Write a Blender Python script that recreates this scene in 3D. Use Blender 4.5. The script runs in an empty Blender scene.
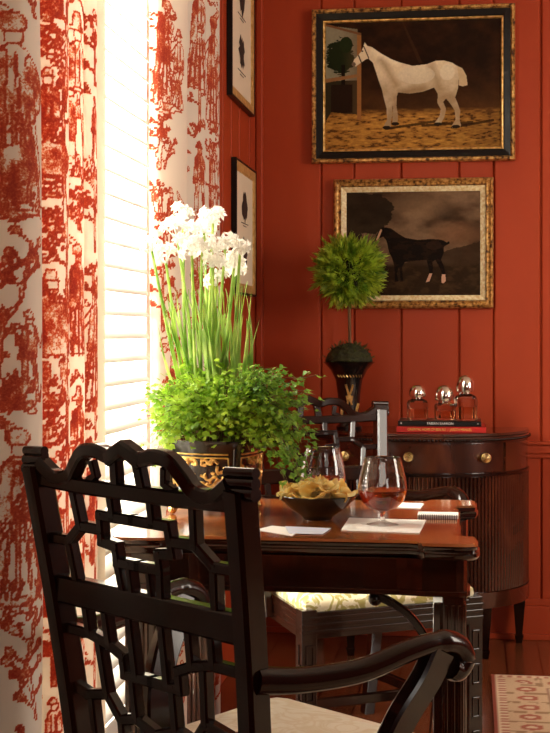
import bpy, math, random
import numpy as np
from mathutils import Vector, Matrix
random.seed(7); rng = np.random.RandomState(7)
PI = math.pi
S = bpy.context.scene
COL = S.collection
# ------------------------------------------------------------------ camera, world, light, exposure
YAW = math.radians(8); FPX = 1400.0; HZ = 334.0; CAMZ = 1.15
cd = bpy.data.cameras.new('camera'); cam = bpy.data.objects.new('camera', cd); COL.objects.link(cam)
cam.location = (0, 0, CAMZ); cam.rotation_euler = (PI/2, 0, YAW)
cd.sensor_width = 36; cd.lens = 36*FPX/733; cd.shift_y = -(366.5-HZ)/733
cd.clip_start = .05
S.camera = cam
S.view_settings.view_transform = 'Standard'; S.view_settings.look = 'None'
S.view_settings.gamma = 1; S.view_settings.use_curve_mapping = False
S.view_settings.exposure = 0.10
W = bpy.data.worlds.new('world'); S.world = W; W.use_nodes = True
W.node_tree.nodes['Background'].inputs[0].default_value = (1, .95, .86, 1)
W.node_tree.nodes['Background'].inputs[1].default_value = 2.4
def area(name, loc, target, sx, sy, power, color):
    l = bpy.data.lights.new(name, 'AREA'); l.shape = 'RECTANGLE'; l.size = sx; l.size_y = sy
    l.energy = power; l.color = color
    o = bpy.data.objects.new(name, l); COL.objects.link(o); o.location = loc
    o.rotation_euler = (Vector(target)-Vector(loc)).to_track_quat('-Z', 'Y').to_euler()
    return o
area('daylight_window', (-1.75, 2.7, 1.9), (0, 3.15, .8), 1.9, 2.4, 600, (1, .93, .80))
area('daylight_room_windows', (2.2, -1.7, 1.6), (-.1, 4.5, 1.2), .8, 1.3, 16, (1, .93, .84))
area('side_fill', (2.85, 3.0, 1.75), (-.6, 4.9, 1.35), 1.3, 1.7, 74, (1, .90, .76))  # added fill from the right to brighten the red walls, no window modelled there

F = Vector((-math.sin(YAW), math.cos(YAW), 0)); R = Vector((math.cos(YAW), math.sin(YAW), 0))
def ray(px, py): return F + R*((px-275)/FPX) + Vector((0, 0, (HZ-py)/FPX))
def at(px, py, z):
    r = ray(px, py); return Vector((0, 0, CAMZ)) + r*((z-CAMZ)/r.z)
def atD(px, py, D): return Vector((0, 0, CAMZ)) + ray(px, py)*D
BY = 5.38; LX = -.83
def onback(px, py, y=BY):
    r = ray(px, py); return Vector((0, 0, CAMZ)) + r*(y/r.y)

# ------------------------------------------------------------------ materials
def mat(name, rgb, rough=.5, metal=0, coat=0, spec=.5, trans=0, ior=1.45, sheen=0):
    m = bpy.data.materials.new(name); m.use_nodes = True
    b = m.node_tree.nodes['Principled BSDF']
    b.inputs['Base Color'].default_value = (*rgb, 1); b.inputs['Roughness'].default_value = rough
    b.inputs['Metallic'].default_value = metal; b.inputs['Coat Weight'].default_value = coat
    b.inputs['Coat Roughness'].default_value = .08
    b.inputs['Specular IOR Level'].default_value = spec
    b.inputs['Transmission Weight'].default_value = trans; b.inputs['IOR'].default_value = ior
    b.inputs['Sheen Weight'].default_value = sheen
    return m
def N(m, t): return m.node_tree.nodes.new(t)
def L(m, a, b): m.node_tree.links.new(a, b)
def noise_col(m, stops, scale=(1, 1, 1), ns=5, detail=4, dist=0, bump=0, bdist=.002, lo=None):
    """object-space noise through a colour ramp into the base colour"""
    b = m.node_tree.nodes['Principled BSDF']
    tc = N(m, 'ShaderNodeTexCoord'); mp = N(m, 'ShaderNodeMapping'); mp.inputs['Scale'].default_value = scale
    L(m, tc.outputs['Object'], mp.inputs[0])
    n = N(m, 'ShaderNodeTexNoise'); n.inputs['Scale'].default_value = ns; n.inputs['Detail'].default_value = detail
    n.inputs['Distortion'].default_value = dist
    L(m, mp.outputs[0], n.inputs['Vector'])
    r = N(m, 'ShaderNodeValToRGB'); e = r.color_ramp.elements
    e[0].position = stops[0][0]; e[0].color = (*stops[0][1], 1); e[1].position = stops[-1][0]; e[1].color = (*stops[-1][1], 1)
    for p, c in stops[1:-1]:
        x = e.new(p); x.color = (*c, 1)
    L(m, n.outputs['Fac'], r.inputs[0]); L(m, r.outputs[0], b.inputs['Base Color'])
    if bump:
        bp = N(m, 'ShaderNodeBump'); bp.inputs['Strength'].default_value = bump; bp.inputs['Distance'].default_value = bdist
        L(m, n.outputs['Fac'], bp.inputs['Height']); L(m, bp.outputs[0], b.inputs['Normal'])
    return m
M = {}
M['red'] = noise_col(mat('red_paint', (.40, .045, .016), .45, spec=.3), [(.3, (.36, .044, .0125)), (.7, (.43, .057, .0155))], (1, 1, .3), 3, 5, 0, .15, .002)
M['mahog'] = noise_col(mat('dark_mahogany', (.03, .01, .006), .2, coat=.25, spec=.35), [(.3, (.005, .0018, .0012)), (.7, (.020, .0055, .0026))], (1, 1, .2), 14, 5, .4)
M['tabletop'] = noise_col(mat('polished_tabletop', (.2, .06, .02), .16, coat=.8), [(.3, (.14, .030, .006)), (.55, (.30, .085, .016)), (.75, (.46, .16, .035))], (.35, 2.2, 1), 7, 6, .8)
M['tableside'] = noise_col(mat('table_mahogany', (.05, .014, .007), .12, coat=.8), [(.3, (.010, .003, .0018)), (.7, (.045, .012, .005))], (.4, .4, 2), 9, 5, .6)
M['commode'] = noise_col(mat('commode_veneer', (.08, .02, .01), .22, coat=.7), [(.3, (.022, .006, .003)), (.6, (.06, .014, .006)), (.8, (.12, .032, .011))], (1, 1, .5), 9, 5, .8)
M['cushion'] = noise_col(mat('ivory_damask', (.7, .63, .48), .6, sheen=.2), [(.40, (.80, .74, .60)), (.5, (.70, .60, .42)), (.62, (.80, .74, .60))], (1, 1, 1), 14, 2, 2.2, .2, .002)
M['golddamask'] = noise_col(mat('gold_damask', (.6, .5, .2), .42, sheen=.3), [(.46, (.42, .36, .10)), (.50, (.50, .43, .17)), (.53, (.86, .80, .60)), (.6, (.80, .72, .48))], (1, 1, 1), 17, 2.5, 2.4, .2, .002)
M['white'] = mat('white_shutter_paint', (.88, .86, .80), .4)
M['gold'] = noise_col(mat('gilt', (.55, .33, .10), .35, metal=.75), [(.3, (.30, .14, .035)), (.5, (.75, .46, .14)), (.75, (.98, .74, .34))], (1, 1, 1), 60, 3, 0, .5, .002)
M['gilt_worn'] = noise_col(mat('worn_gilt', (.35, .2, .07), .45, metal=.5), [(.35, (.06, .022, .008)), (.5, (.48, .24, .06)), (.75, (.90, .60, .22))], (1, 1, 1), 70, 4, 0, .5, .002)
M['brightgilt'] = noise_col(mat('bright_gilt', (.7, .4, .12), .4, metal=.35), [(.3, (.55, .30, .08)), (.7, (.85, .60, .24))], (1, 1, 1), 50, 3)
M['matboard'] = mat('cream_mat_board', (.84, .74, .56), .7)
M['liner'] = noise_col(mat('cream_gilt_liner', (.75, .62, .38), .5), [(.35, (.70, .50, .22)), (.65, (.92, .82, .54))], (1, 1, 1), 90, 3)
M['black'] = mat('black_lacquer', (.006, .005, .005), .2, coat=.7)
M['ebony'] = mat('ebonised_frame', (.010, .007, .006), .35, spec=.25)
M['brass'] = mat('brass', (.75, .52, .22), .25, metal=1)
M['silver'] = mat('silver', (.88, .84, .78), .14, metal=1)
M['paper'] = mat('paper', (.86, .85, .83), .7)
M['linen'] = noise_col(mat('linen_napkin', (.86, .84, .80), .8), [(.3, (.80, .78, .74)), (.7, (.90, .88, .84))], (1, 1, 1), 60, 3, 0, .4, .002)
M['bluepaper'] = mat('blue_white_card', (.62, .66, .80), .5)
M['ink'] = mat('black_ink', (.03, .025, .02), .6)

M['soil'] = noise_col(mat('soil', (.03, .02, .01), .9), [(.3, (.012, .010, .006)), (.7, (.05, .035, .02))], (1, 1, 1), 60, 4, 0, .8, .01)
M['moss'] = noise_col(mat('moss', (.04, .05, .015), .9), [(.3, (.010, .012, .006)), (.7, (.05, .055, .015))], (1, 1, 1), 60, 4, 0, .8, .01)
M['bark'] = noise_col(mat('bark', (.12, .07, .03), .8), [(.3, (.06, .03, .015)), (.7, (.22, .12, .05))], (1, 1, .2), 40, 4, 0, .6, .004)
M['ceiling'] = mat('ceiling_plaster', (.72, .66, .56), .8)
M['plaster'] = mat('warm_rear_wall', (.34, .05, .02), .6)
M['redbook'] = mat('red_book_cloth', (.55, .02, .015), .4)
M['blackbook'] = mat('black_book_jacket', (.012, .010, .010), .3)
M['pages'] = mat('page_edges', (.75, .68, .52), .8)
M['yellowink'] = mat('yellow_lettering', (.85, .55, .12), .5)
M['whiteink'] = mat('white_lettering', (.9, .88, .84), .5)
M['glass'] = mat('clear_glass', (1, 1, 1), .0, trans=1, ior=1.45)
M['scent'] = mat('amber_scent', (.86, .60, .34), .0, trans=1, ior=1.35)
M['brandy'] = mat('brandy', (.42, .085, .012), .0, trans=1, ior=1.36)
M['fence'] = noise_col(mat('outdoor_fence', (.5, .25, .1), .8), [(.3, (.40, .20, .08)), (.7, (.55, .30, .13))], (1, 1, .2), 8, 4)
M['lawn'] = noise_col(mat('outdoor_paving', (.6, .55, .45), .9), [(.3, (.50, .46, .38)), (.7, (.66, .62, .52))], (1, 1, 1), 4, 4)

def leafmat(name, c1, c2, trans=.45, ns=30, rough=.45):
    m = bpy.data.materials.new(name); m.use_nodes = True; nt = m.node_tree
    b = nt.nodes['Principled BSDF']; out = nt.nodes['Material Output']
    b.inputs['Roughness'].default_value = rough
    noise_col(m, [(.35, c1), (.65, c2)], (1, 1, 1), ns, 2)
    rmp = [n for n in nt.nodes if n.type == 'VALTORGB'][0]
    t = N(m, 'ShaderNodeBsdfTranslucent'); L(m, rmp.outputs[0], t.inputs[0])
    mx = N(m, 'ShaderNodeMixShader'); mx.inputs[0].default_value = trans
    L(m, b.outputs[0], mx.inputs[1]); L(m, t.outputs[0], mx.inputs[2]); L(m, mx.outputs[0], out.inputs[0])
    return m
M['fern'] = leafmat('fern_leaf', (.16, .34, .02), (.50, .72, .07), .5)
M['ivy'] = leafmat('ivy_leaf', (.07, .20, .015), (.28, .50, .05), .4)
M['blade'] = leafmat('narcissus_blade', (.22, .42, .05), (.62, .76, .22), .45, 20)
M['petal'] = leafmat('white_petal', (.90, .88, .80), (.95, .93, .88), .45, 10)
M['chip'] = leafmat('potato_chip', (.99, .74, .22), (1, .92, .52), .35, 35)
M['moss_leaf'] = leafmat('moss_leaf', (.020, .035, .008), (.08, .11, .02), .2, 40)
M['topiary'] = leafmat('topiary_needle', (.10, .24, .012), (.58, .78, .07), .4, 25)

# thin window pane: mostly transparent with a glossy reflection
m = bpy.data.materials.new('window_pane'); m.use_nodes = True
tr = N(m, 'ShaderNodeBsdfTransparent'); gl = N(m, 'ShaderNodeBsdfGlossy'); gl.inputs['Roughness'].default_value = .02
mx = N(m, 'ShaderNodeMixShader'); mx.inputs[0].default_value = .06
L(m, tr.outputs[0], mx.inputs[1]); L(m, gl.outputs[0], mx.inputs[2]); L(m, mx.outputs[0], m.node_tree.nodes['Material Output'].inputs[0])
M['pane'] = m

# floor boards
m = mat('floor_boards', (.1, .03, .012), .25, coat=.4); M['floor'] = m
b = m.node_tree.nodes['Principled BSDF']
tc = N(m, 'ShaderNodeTexCoord'); br = N(m, 'ShaderNodeTexBrick')
mp = N(m, 'ShaderNodeMapping'); mp.inputs['Rotation'].default_value = (0, 0, PI/2)
L(m, tc.outputs['Object'], mp.inputs[0]); L(m, mp.outputs[0], br.inputs['Vector'])
br.inputs['Color1'].default_value = (.14, .036, .013, 1); br.inputs['Color2'].default_value = (.21, .06, .021, 1)
br.inputs['Mortar'].default_value = (.012, .004, .002, 1); br.inputs['Scale'].default_value = 1
br.inputs['Brick Width'].default_value = 1.6; br.inputs['Row Height'].default_value = .12; br.inputs['Mortar Size'].default_value = .003
L(m, br.outputs['Color'], b.inputs['Base Color'])

# colour-attribute material (painted pictures, printed cloth)
def attrmat(name, rough=.6, coat=0, trans=0, nscale=0):
    m = mat(name, (1, 1, 1), rough, coat=coat); b = m.node_tree.nodes['Principled BSDF']
    a = N(m, 'ShaderNodeAttribute'); a.attribute_name = 'Col'
    src = a.outputs['Color']
    if nscale:
        tc = N(m, 'ShaderNodeTexCoord'); n = N(m, 'ShaderNodeTexNoise'); n.inputs['Scale'].default_value = nscale; n.inputs['Detail'].default_value = 3
        L(m, tc.outputs['Object'], n.inputs['Vector'])
        r = N(m, 'ShaderNodeMapRange'); r.inputs[1].default_value = .3; r.inputs[2].default_value = .7; r.inputs[3].default_value = .93; r.inputs[4].default_value = 1.07
        L(m, n.outputs['Fac'], r.inputs[0])
        mm = N(m, 'ShaderNodeVectorMath'); mm.operation = 'SCALE'; L(m, src, mm.inputs[0]); L(m, r.outputs[0], mm.inputs['Scale']); src = mm.outputs[0]
    L(m, src, b.inputs['Base Color'])
    if trans:
        t = N(m, 'ShaderNodeBsdfTranslucent'); L(m, src, t.inputs[0])
        x = N(m, 'ShaderNodeMixShader'); x.inputs[0].default_value = trans
        L(m, b.outputs[0], x.inputs[1]); L(m, t.outputs[0], x.inputs[2]); L(m, x.outputs[0], m.node_tree.nodes['Material Output'].inputs[0])
    return m
M['canvas'] = attrmat('oil_painting', .8, 0, nscale=120)
M['canvas'].node_tree.nodes['Principled BSDF'].inputs['Specular IOR Level'].default_value = .12
M['rug'] = attrmat('woven_rug', .95, nscale=160)

# toile: mask attribute broken up by engraving noise
m = bpy.data.materials.new('red_toile_linen'); m.use_nodes = True; M['toile'] = m
b = m.node_tree.nodes['Principled BSDF']; b.inputs['Roughness'].default_value = .8
a = N(m, 'ShaderNodeAttribute'); a.attribute_name = 'Col'
u = N(m, 'ShaderNodeUVMap')
n = N(m, 'ShaderNodeTexNoise'); n.inputs['Scale'].default_value = 240; n.inputs['Detail'].default_value = 2; n.inputs['Distortion'].default_value = .5
L(m, u.outputs[0], n.inputs['Vector'])
n2 = N(m, 'ShaderNodeTexNoise'); n2.inputs['Scale'].default_value = 120; n2.inputs['Detail'].default_value = 3
L(m, u.outputs[0], n2.inputs['Vector'])
add = N(m, 'ShaderNodeMath'); add.operation = 'ADD'; L(m, a.outputs['Fac'], add.inputs[0])
sub = N(m, 'ShaderNodeMath'); sub.operation = 'MULTIPLY_ADD'; sub.inputs[1].default_value = 1.0; sub.inputs[2].default_value = -.50
L(m, n.outputs['Fac'], sub.inputs[0]); L(m, sub.outputs[0], add.inputs[1])
r = N(m, 'ShaderNodeValToRGB'); e = r.color_ramp.elements
e[0].position = .36; e[0].color = (.88, .80, .70, 1); e[1].position = .98; e[1].color = (.42, .040, .016, 1)
x = e.new(.48); x.color = (.74, .33, .16, 1); x = e.new(.66); x.color = (.60, .095, .030, 1)
L(m, add.outputs[0], r.inputs[0]); L(m, r.outputs[0], b.inputs['Base Color'])
t = N(m, 'ShaderNodeBsdfTranslucent'); L(m, r.outputs[0], t.inputs[0])
x = N(m, 'ShaderNodeMixShader'); x.inputs[0].default_value = .26
L(m, b.outputs[0], x.inputs[1]); L(m, t.outputs[0], x.inputs[2]); L(m, x.outputs[0], m.node_tree.nodes['Material Output'].inputs[0])

# ------------------------------------------------------------------ mesh helpers
class MB:
    def __init__(s): s.v = []; s.f = []
    def add(s, vs, fs):
        o = len(s.v); s.v += [tuple(p) for p in vs]; s.f += [tuple(o+i for i in q) for q in fs]; return s
    def box(s, a, b):
        (x0, y0, z0), (x1, y1, z1) = a, b
        return s.add([(x0,y0,z0),(x1,y0,z0),(x1,y1,z0),(x0,y1,z0),(x0,y0,z1),(x1,y0,z1),(x1,y1,z1),(x0,y1,z1)],
                     [(0,3,2,1),(4,5,6,7),(0,1,5,4),(1,2,6,5),(2,3,7,6),(3,0,4,7)])
    def prism(s, poly, z0, z1, xf=lambda p: p):
        n = len(poly)
        vs = [xf(Vector((x, y, z0))) for x, y in poly] + [xf(Vector((x, y, z1))) for x, y in poly]
        return s.add(vs, [tuple(range(n-1, -1, -1)), tuple(range(n, 2*n))] + [(i, (i+1) % n, n+(i+1) % n, n+i) for i in range(n)])
    def loft(s, rings, cap=True, closed=True):
        n = len(rings[0]); vs = [p for r in rings for p in r]; fs = []
        for k in range(len(rings)-1):
            for i in range(n if closed else n-1):
                j = (i+1) % n; fs.append((k*n+i, k*n+j, (k+1)*n+j, (k+1)*n+i))
        if cap: fs += [tuple(range(n-1, -1, -1)), tuple(range((len(rings)-1)*n, len(rings)*n))]
        return s.add(vs, fs)
    def sweep(s, pts, w, h, up=(0, 0, 1), round_=False, scale=None):
        """section w across, h along 'up'"""
        pts = [Vector(p) for p in pts]; up = Vector(up); rings = []
        for i, p in enumerate(pts):
            d = (pts[min(i+1, len(pts)-1)] - pts[max(i-1, 0)]).normalized()
            a = d.cross(up)
            if a.length < 1e-4: a = d.cross(Vector((0, 1, .01)))
            a.normalize(); b2 = a.cross(d).normalized()
            k = scale[i] if scale else 1
            if round_:
                sec = [(math.cos(t)*w/2, math.sin(t)*h/2) for t in [2*PI*q/12 for q in range(12)]]
            else:
                c = min(w, h)*.16
                sec = [(-w/2+c, -h/2), (w/2-c, -h/2), (w/2, -h/2+c), (w/2, h/2-c), (w/2-c, h/2), (-w/2+c, h/2), (-w/2, h/2-c), (-w/2, -h/2+c)]
            rings.append([p + a*(x*k) + b2*(y*k) for x, y in sec])
        return s.loft(rings)
    def tube(s, pts, r0, r1=None, n=8):
        r1 = r0 if r1 is None else r1; pts = [Vector(p) for p in pts]; rings = []
        for i, p in enumerate(pts):
            d = (pts[min(i+1, len(pts)-1)] - pts[max(i-1, 0)]).normalized()
            a = d.orthogonal().normalized() if abs(d.z) > .95 else d.cross(Vector((0, 0, 1))).normalized()
            if abs(d.z) > .95: a = d.cross(Vector((0, 1, 0))).normalized()
            b2 = d.cross(a); r = r0 + (r1-r0)*i/max(1, len(pts)-1)
            rings.append([p + a*(math.cos(2*PI*q/n)*r) + b2*(math.sin(2*PI*q/n)*r) for q in range(n)])
        return s.loft(rings)
    def lathe(s, prof, c=(0, 0, 0), n=40):
        """prof: (r, z); r=0 at an end is closed"""
        c = Vector(c); rings = [[c + Vector((math.cos(2*PI*q/n)*r, math.sin(2*PI*q/n)*r, z)) for q in range(n)] for r, z in prof]
        return s.loft(rings)
    def ball(s, c, r, n=12, sc=(1, 1, 1)):
        return s.lathe([(max(1e-4, math.sin(PI*i/n))*r*sc[0], -math.cos(PI*i/n)*r*sc[2]) for i in range(n+1)], c, n*2)
    def xf(s, Mx):
        s.v = [tuple(Mx @ Vector(p)) for p in s.v]; return s
    def build(s, name, material, parent=None, smooth=False, bevel=0, loc=None, **kw):
        me = bpy.data.meshes.new(name); me.from_pydata(s.v, [], s.f); me.validate(); me.update()
        me.materials.append(M[material] if isinstance(material, str) else material)
        o = bpy.data.objects.new(name, me); COL.objects.link(o)
        if smooth:
            me.polygons.foreach_set('use_smooth', [True]*len(me.polygons))
            try: me.set_sharp_from_angle(angle=math.radians(40))
            except Exception: pass
        if bevel:
            bm = o.modifiers.new('bevel', 'BEVEL'); bm.width = bevel; bm.segments = 2; bm.limit_method = 'ANGLE'
        if parent: o.parent = parent
        if loc: o.location = loc
        tag(o, **kw); return o
def tag(o, label=None, cat=None, group=None, kind=None):
    if label: o['label'] = label
    if cat: o['category'] = cat
    if group: o['group'] = group
    if kind: o['kind'] = kind
    return o
def empty(name, loc, rz=0, **kw):
    o = bpy.data.objects.new(name, None); COL.objects.link(o); o.location = loc; o.rotation_euler = (0, 0, rz)
    o.empty_display_size = .1
    return tag(o, **kw)
def copy_tree(o, parent=None):
    c = o.copy(); COL.objects.link(c); c.parent = parent
    for ch in list(o.children): copy_tree(ch, c)
    return c
def text_mb(txt, size, width=None):
    cu = bpy.data.curves.new('t', 'FONT'); cu.body = txt; cu.size = size; cu.align_x = 'CENTER'; cu.align_y = 'CENTER'; cu.extrude = .0003
    o = bpy.data.objects.new('t', cu); COL.objects.link(o)
    bpy.context.view_layer.update()
    dg = bpy.context.evaluated_depsgraph_get(); me = bpy.data.meshes.new_from_object(o.evaluated_get(dg))
    mb = MB(); mb.add([tuple(v.co) for v in me.vertices], [tuple(p.vertices) for p in me.polygons])
    bpy.data.objects.remove(o); bpy.data.curves.remove(cu); bpy.data.meshes.remove(me)
    if width:
        xs = [v[0] for v in mb.v]; k = width/(max(xs)-min(xs)); mb.v = [(v[0]*k, v[1], v[2]) for v in mb.v]
    return mb
def catmull(P, n=8):
    P = [Vector(p) for p in P]; Q = [P[0]*2-P[1]] + P + [P[-1]*2-P[-2]]; out = []
    for i in range(1, len(Q)-2):
        for k in range(n):
            t = k/n; a, b, c, d = Q[i-1], Q[i], Q[i+1], Q[i+2]
            out.append(.5*((2*b)+(c-a)*t+(2*a-5*b+4*c-d)*t*t+(-a+3*b-3*c+d)*t*t*t))
    out.append(P[-1]); return out

# ------------------------------------------------------------------ painting helpers (numpy colour fields)
def vnoise(X, Y, sx, sy, seed=0):
    g = np.random.RandomState(seed).rand(64, 64)
    x = X/sx; y = Y/sy; xi = np.floor(x).astype(int); yi = np.floor(y).astype(int); fx = x-xi; fy = y-yi
    fx = fx*fx*(3-2*fx); fy = fy*fy*(3-2*fy)
    G = lambda a, b: g[a % 64, b % 64]
    return (G(xi, yi)*(1-fx)+G(xi+1, yi)*fx)*(1-fy)+(G(xi, yi+1)*(1-fx)+G(xi+1, yi+1)*fx)*fy
def fbm(X, Y, sx, sy, seed=0, o=4):
    t = 0; a = .5; tot = 0
    for k in range(o): t = t+a*vnoise(X, Y, sx/2**k, sy/2**k, seed+k*11); tot += a; a *= .55
    return t/tot
def inpoly(X, Y, P):
    m = np.zeros(X.shape, bool); n = len(P)
    for i in range(n):
        x0, y0 = P[i]; x1, y1 = P[(i+1) % n]
        if y0 == y1: continue
        m ^= ((y0 > Y) != (y1 > Y)) & (X < (x1-x0)*(Y-y0)/(y1-y0)+x0)
    return m
def seg(X, Y, a, b):
    ax, ay = a; bx, by = b; dx, dy = bx-ax, by-ay; t = np.clip(((X-ax)*dx+(Y-ay)*dy)/(dx*dx+dy*dy+1e-12), 0, 1)
    return np.hypot(X-ax-t*dx, Y-ay-t*dy)
def paint(C, mask, rgb, a=1.0):
    w = (mask*a)[..., None] if mask.dtype != bool else (mask.astype(float)*a)[..., None]
    C[:] = C*(1-w)+np.array(rgb)*w
def grid_mesh(name, P, C, material, parent=None, uv=None, smooth=True, thick=0, **kw):
    """P: (r,c,3) points, C: (r,c,3) colours"""
    r, c = P.shape[:2]; me = bpy.data.meshes.new(name)
    idx = np.arange(r*c).reshape(r, c)
    f = np.stack([idx[:-1, :-1], idx[:-1, 1:], idx[1:, 1:], idx[1:, :-1]], -1).reshape(-1, 4)
    me.from_pydata(P.reshape(-1, 3).tolist(), [], f.tolist()); me.update()
    ca = me.color_attributes.new('Col', 'FLOAT_COLOR', 'POINT')
    buf = np.ones((r*c, 4), np.float32); buf[:, :3] = np.clip(C.reshape(-1, 3), 0, 1); ca.data.foreach_set('color', buf.ravel())
    if uv is not None:
        ul = me.uv_layers.new(name='UVMap'); li = np.zeros(len(me.loops), np.int32); me.loops.foreach_get('vertex_index', li)
        ul.data.foreach_set('uv', uv.reshape(-1, 2)[li].astype(np.float32).ravel())
    if smooth: me.polygons.foreach_set('use_smooth', [True]*len(me.polygons))
    me.materials.append(M[material]); o = bpy.data.objects.new(name, me); COL.objects.link(o)
    if parent: o.parent = parent
    if thick:
        s_ = o.modifiers.new('thick', 'SOLIDIFY'); s_.thickness = thick; s_.offset = -1
    return tag(o, **kw)

# ------------------------------------------------------------------ the room
XR = 3.0; Y0 = -2.0; ZC = 2.95
MB().box((LX-.16, Y0-.1, -.06), (XR+.1, BY+.15, 0)).build('floor', 'floor', kind='structure')
MB().box((LX-.16, Y0-.1, ZC), (XR+.1, BY+.15, ZC+.08)).build('ceiling', 'ceiling', kind='structure')
MB().box((XR, Y0-.1, 0), (XR+.1, BY+.15, ZC)).build('wall_right', 'plaster', kind='structure')
MB().box((LX-.16, Y0-.1, 0), (XR, Y0, ZC)).build('wall_rear', 'plaster', kind='structure')
# back wall: beaded boards of uneven width
w = MB(); w.box((LX-.16, BY+.012, 0), (XR, BY+.15, ZC))
def board(mb, a, b, z0, z1, axis='x', base=BY, out=-1, d=.014):
    c = .005; g = .0022
    poly = [(a+g, 0), (a+g, d-c), (a+g+c, d), (b-g-c, d), (b-g, d-c), (b-g, 0)]
    if axis == 'x': mb.prism([(p, base-out*.012+out*q) for p, q in poly], z0, z1)
    else: mb.prism([(base-out*.012+out*q, p) for p, q in poly], z0, z1)
gx = [LX+.02] + [onback(p, 330).x for p in (321, 354, 401, 459, 493.5, 541)] + [.45, .58, .78, .90, 1.1, 1.3, 1.42, 1.62, 1.8, 2.0, 2.2, 2.4, 2.6, 2.8, XR]
for a, b_ in zip(gx[:-1], gx[1:]): board(w, a, b_, 0, ZC)
w.build('wall_back', 'red', kind='structure')
# chair rail, baseboard and panel moulding on the back wall
t = MB(); t.box((LX, BY-.022, .700), (XR, BY-.001, .733)); t.box((LX, BY-.034, .733), (XR, BY-.001, .745)); t.box((LX, BY-.014, .682), (XR, BY-.001, .700))
t.build('trim_1', 'red', bevel=.003, kind='structure')
t = MB(); t.box((LX, BY-.024, 0), (XR, BY-.001, .125)); t.box((LX, BY-.016, .125), (XR, BY-.001, .150)); t.box((LX, BY-.040, 0), (XR, BY-.022, .022))
t.build('baseboard_back', 'red', bevel=.003, kind='structure')
MB().box((LX+.001, BY-.03, .15), (LX+.030, BY-.001, ZC)).build('trim_2', 'red', bevel=.006, kind='structure')
# left wall with a tall window opening
WY0, WY1, WZ0, WZ1 = 2.25, 3.70, .10, 2.62
w = MB(); xi = LX-.012
w.box((LX-.15, Y0, 0), (xi, WY0, ZC)); w.box((LX-.15, WY1, 0), (xi, BY+.012, ZC))
w.box((LX-.15, WY0, 0), (xi, WY1, WZ0)); w.box((LX-.15, WY0, WZ1), (xi, WY1, ZC))
for a, b_ in zip([WY1, 3.86, 4.05, 4.28, 4.43, 4.63, 4.80, 4.97, 5.20], [3.86, 4.05, 4.28, 4.43, 4.63, 4.80, 4.97, 5.20, BY-.03]):
    board(w, a, b_, 0, ZC, 'y', LX, 1)
yy = Y0
while yy < WY0-.05:
    board(w, yy, min(yy+.2, WY0), 0, ZC, 'y', LX, 1); yy += .2
for a in range(7):
    y_ = WY0+a*(WY1-WY0)/7; y2 = WY0+(a+1)*(WY1-WY0)/7
    board(w, y_, y2, WZ1, ZC, 'y', LX, 1)
w.build('wall_left', 'red', kind='structure')
MB().box((LX, WY1+.07, 0), (LX+.018, BY-.04, .13)).build('baseboard_left', 'red', bevel=.003, kind='structure')
# window: casing, sashes and panes behind the shutters
win = empty('window_1', (LX-.10, (WY0+WY1)/2, WZ0), kind='structure')
hw = (WY1-WY0)/2; hh = WZ1-WZ0
c = MB()
c.box((-.04, -hw, 0), (.095, -hw+.03, hh)); c.box((-.04, hw-.03, 0), (.095, hw, hh)); c.box((-.04, -hw, hh-.03), (.095, hw, hh)); c.box((-.04, -hw, 0), (.11, hw, .03))
c.build('casing', 'white', win, bevel=.003)
c = MB()
for a, b_ in ((-hw+.031, -hw+.075), (hw-.075, hw-.031), (-.022, .022)): c.box((-.035, a, .03), (-.005, b_, hh-.03))
for z in (.03, .62, 1.22, 1.82, hh-.075): c.box((-.033, -hw+.031, z), (-.007, hw-.031, z+.035))
c.build('sash', 'white', win, bevel=.002)
MB().box((-.022, -hw+.035, .035), (-.019, hw-.035, hh-.035)).build('pane', 'pane', win)
# plantation shutters
def shutter(y0, y1, label):
    z0, z1 = WZ0+.035, WZ1-.035; sx = LX-.035
    t = empty('plantation_shutter', (sx, (y0+y1)/2, z0), label=label, cat='shutter', group='white shutters in the window')
    h = z1-z0; w_ = (y1-y0)/2; st = .052
    for ya, yb2 in ((-w_, -w_+st), (w_-st, w_)): MB().box((-.014, ya, 0), (.014, yb2, h)).build('stile', 'white', t, bevel=.002)
    for za, zb2 in ((0, .09), (h-.09, h)): MB().box((-.013, -w_+st, za), (.013, w_-st, zb2)).build('rail', 'white', t, bevel=.002)
    n = int((h-.20)/.056); a = math.radians(43); first = None
    for k in range(n):
        z = .10+.028+k*.056
        if first is None:
            l = MB(); pts = []
            for q in range(12):
                th = 2*PI*q/12; pts.append((math.cos(th)*.031, math.sin(th)*.0045))
            ring = [(x*math.cos(a)+y*math.sin(a), -x*math.sin(a)+y*math.cos(a)) for x, y in pts]
            l.loft([[Vector((x, yy_, z_)) for x, z_ in ring] for yy_ in (-w_+st+.001, w_-st-.001)])
            first = l.build('louver', 'white', t, smooth=True, loc=(0, 0, z))
        else:
            o = first.copy(); COL.objects.link(o); o.parent = t; o.location = (0, 0, z)
    return t
ym = (WY0+WY1)/2
shutter(WY0+.032, ym-.001, 'white louvred shutter mostly hidden behind the left curtain')
shutter(ym+.001, WY1-.032, 'white louvred shutter glowing with daylight between the two toile curtains')
# outside
MB().box((-6, -2, -.35), (LX-.20, 12, -.30)).build('ground_outside', 'lawn', kind='structure')
f = MB()
for k in range(40):
    y_ = 5.6+k*.17; f.box((-3.9, y_, -.3), (-3.86, y_+.10, 2.05))
f.box((-3.86, 5.6, 1.7), (-3.82, 12.4, 1.8)); f.box((-3.86, 5.6, .2), (-3.82, 12.4, .3))
f.build('picket_fence', 'fence', label='tan picket fence outside, glimpsed between the shutter louvres', cat='fence')

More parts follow.
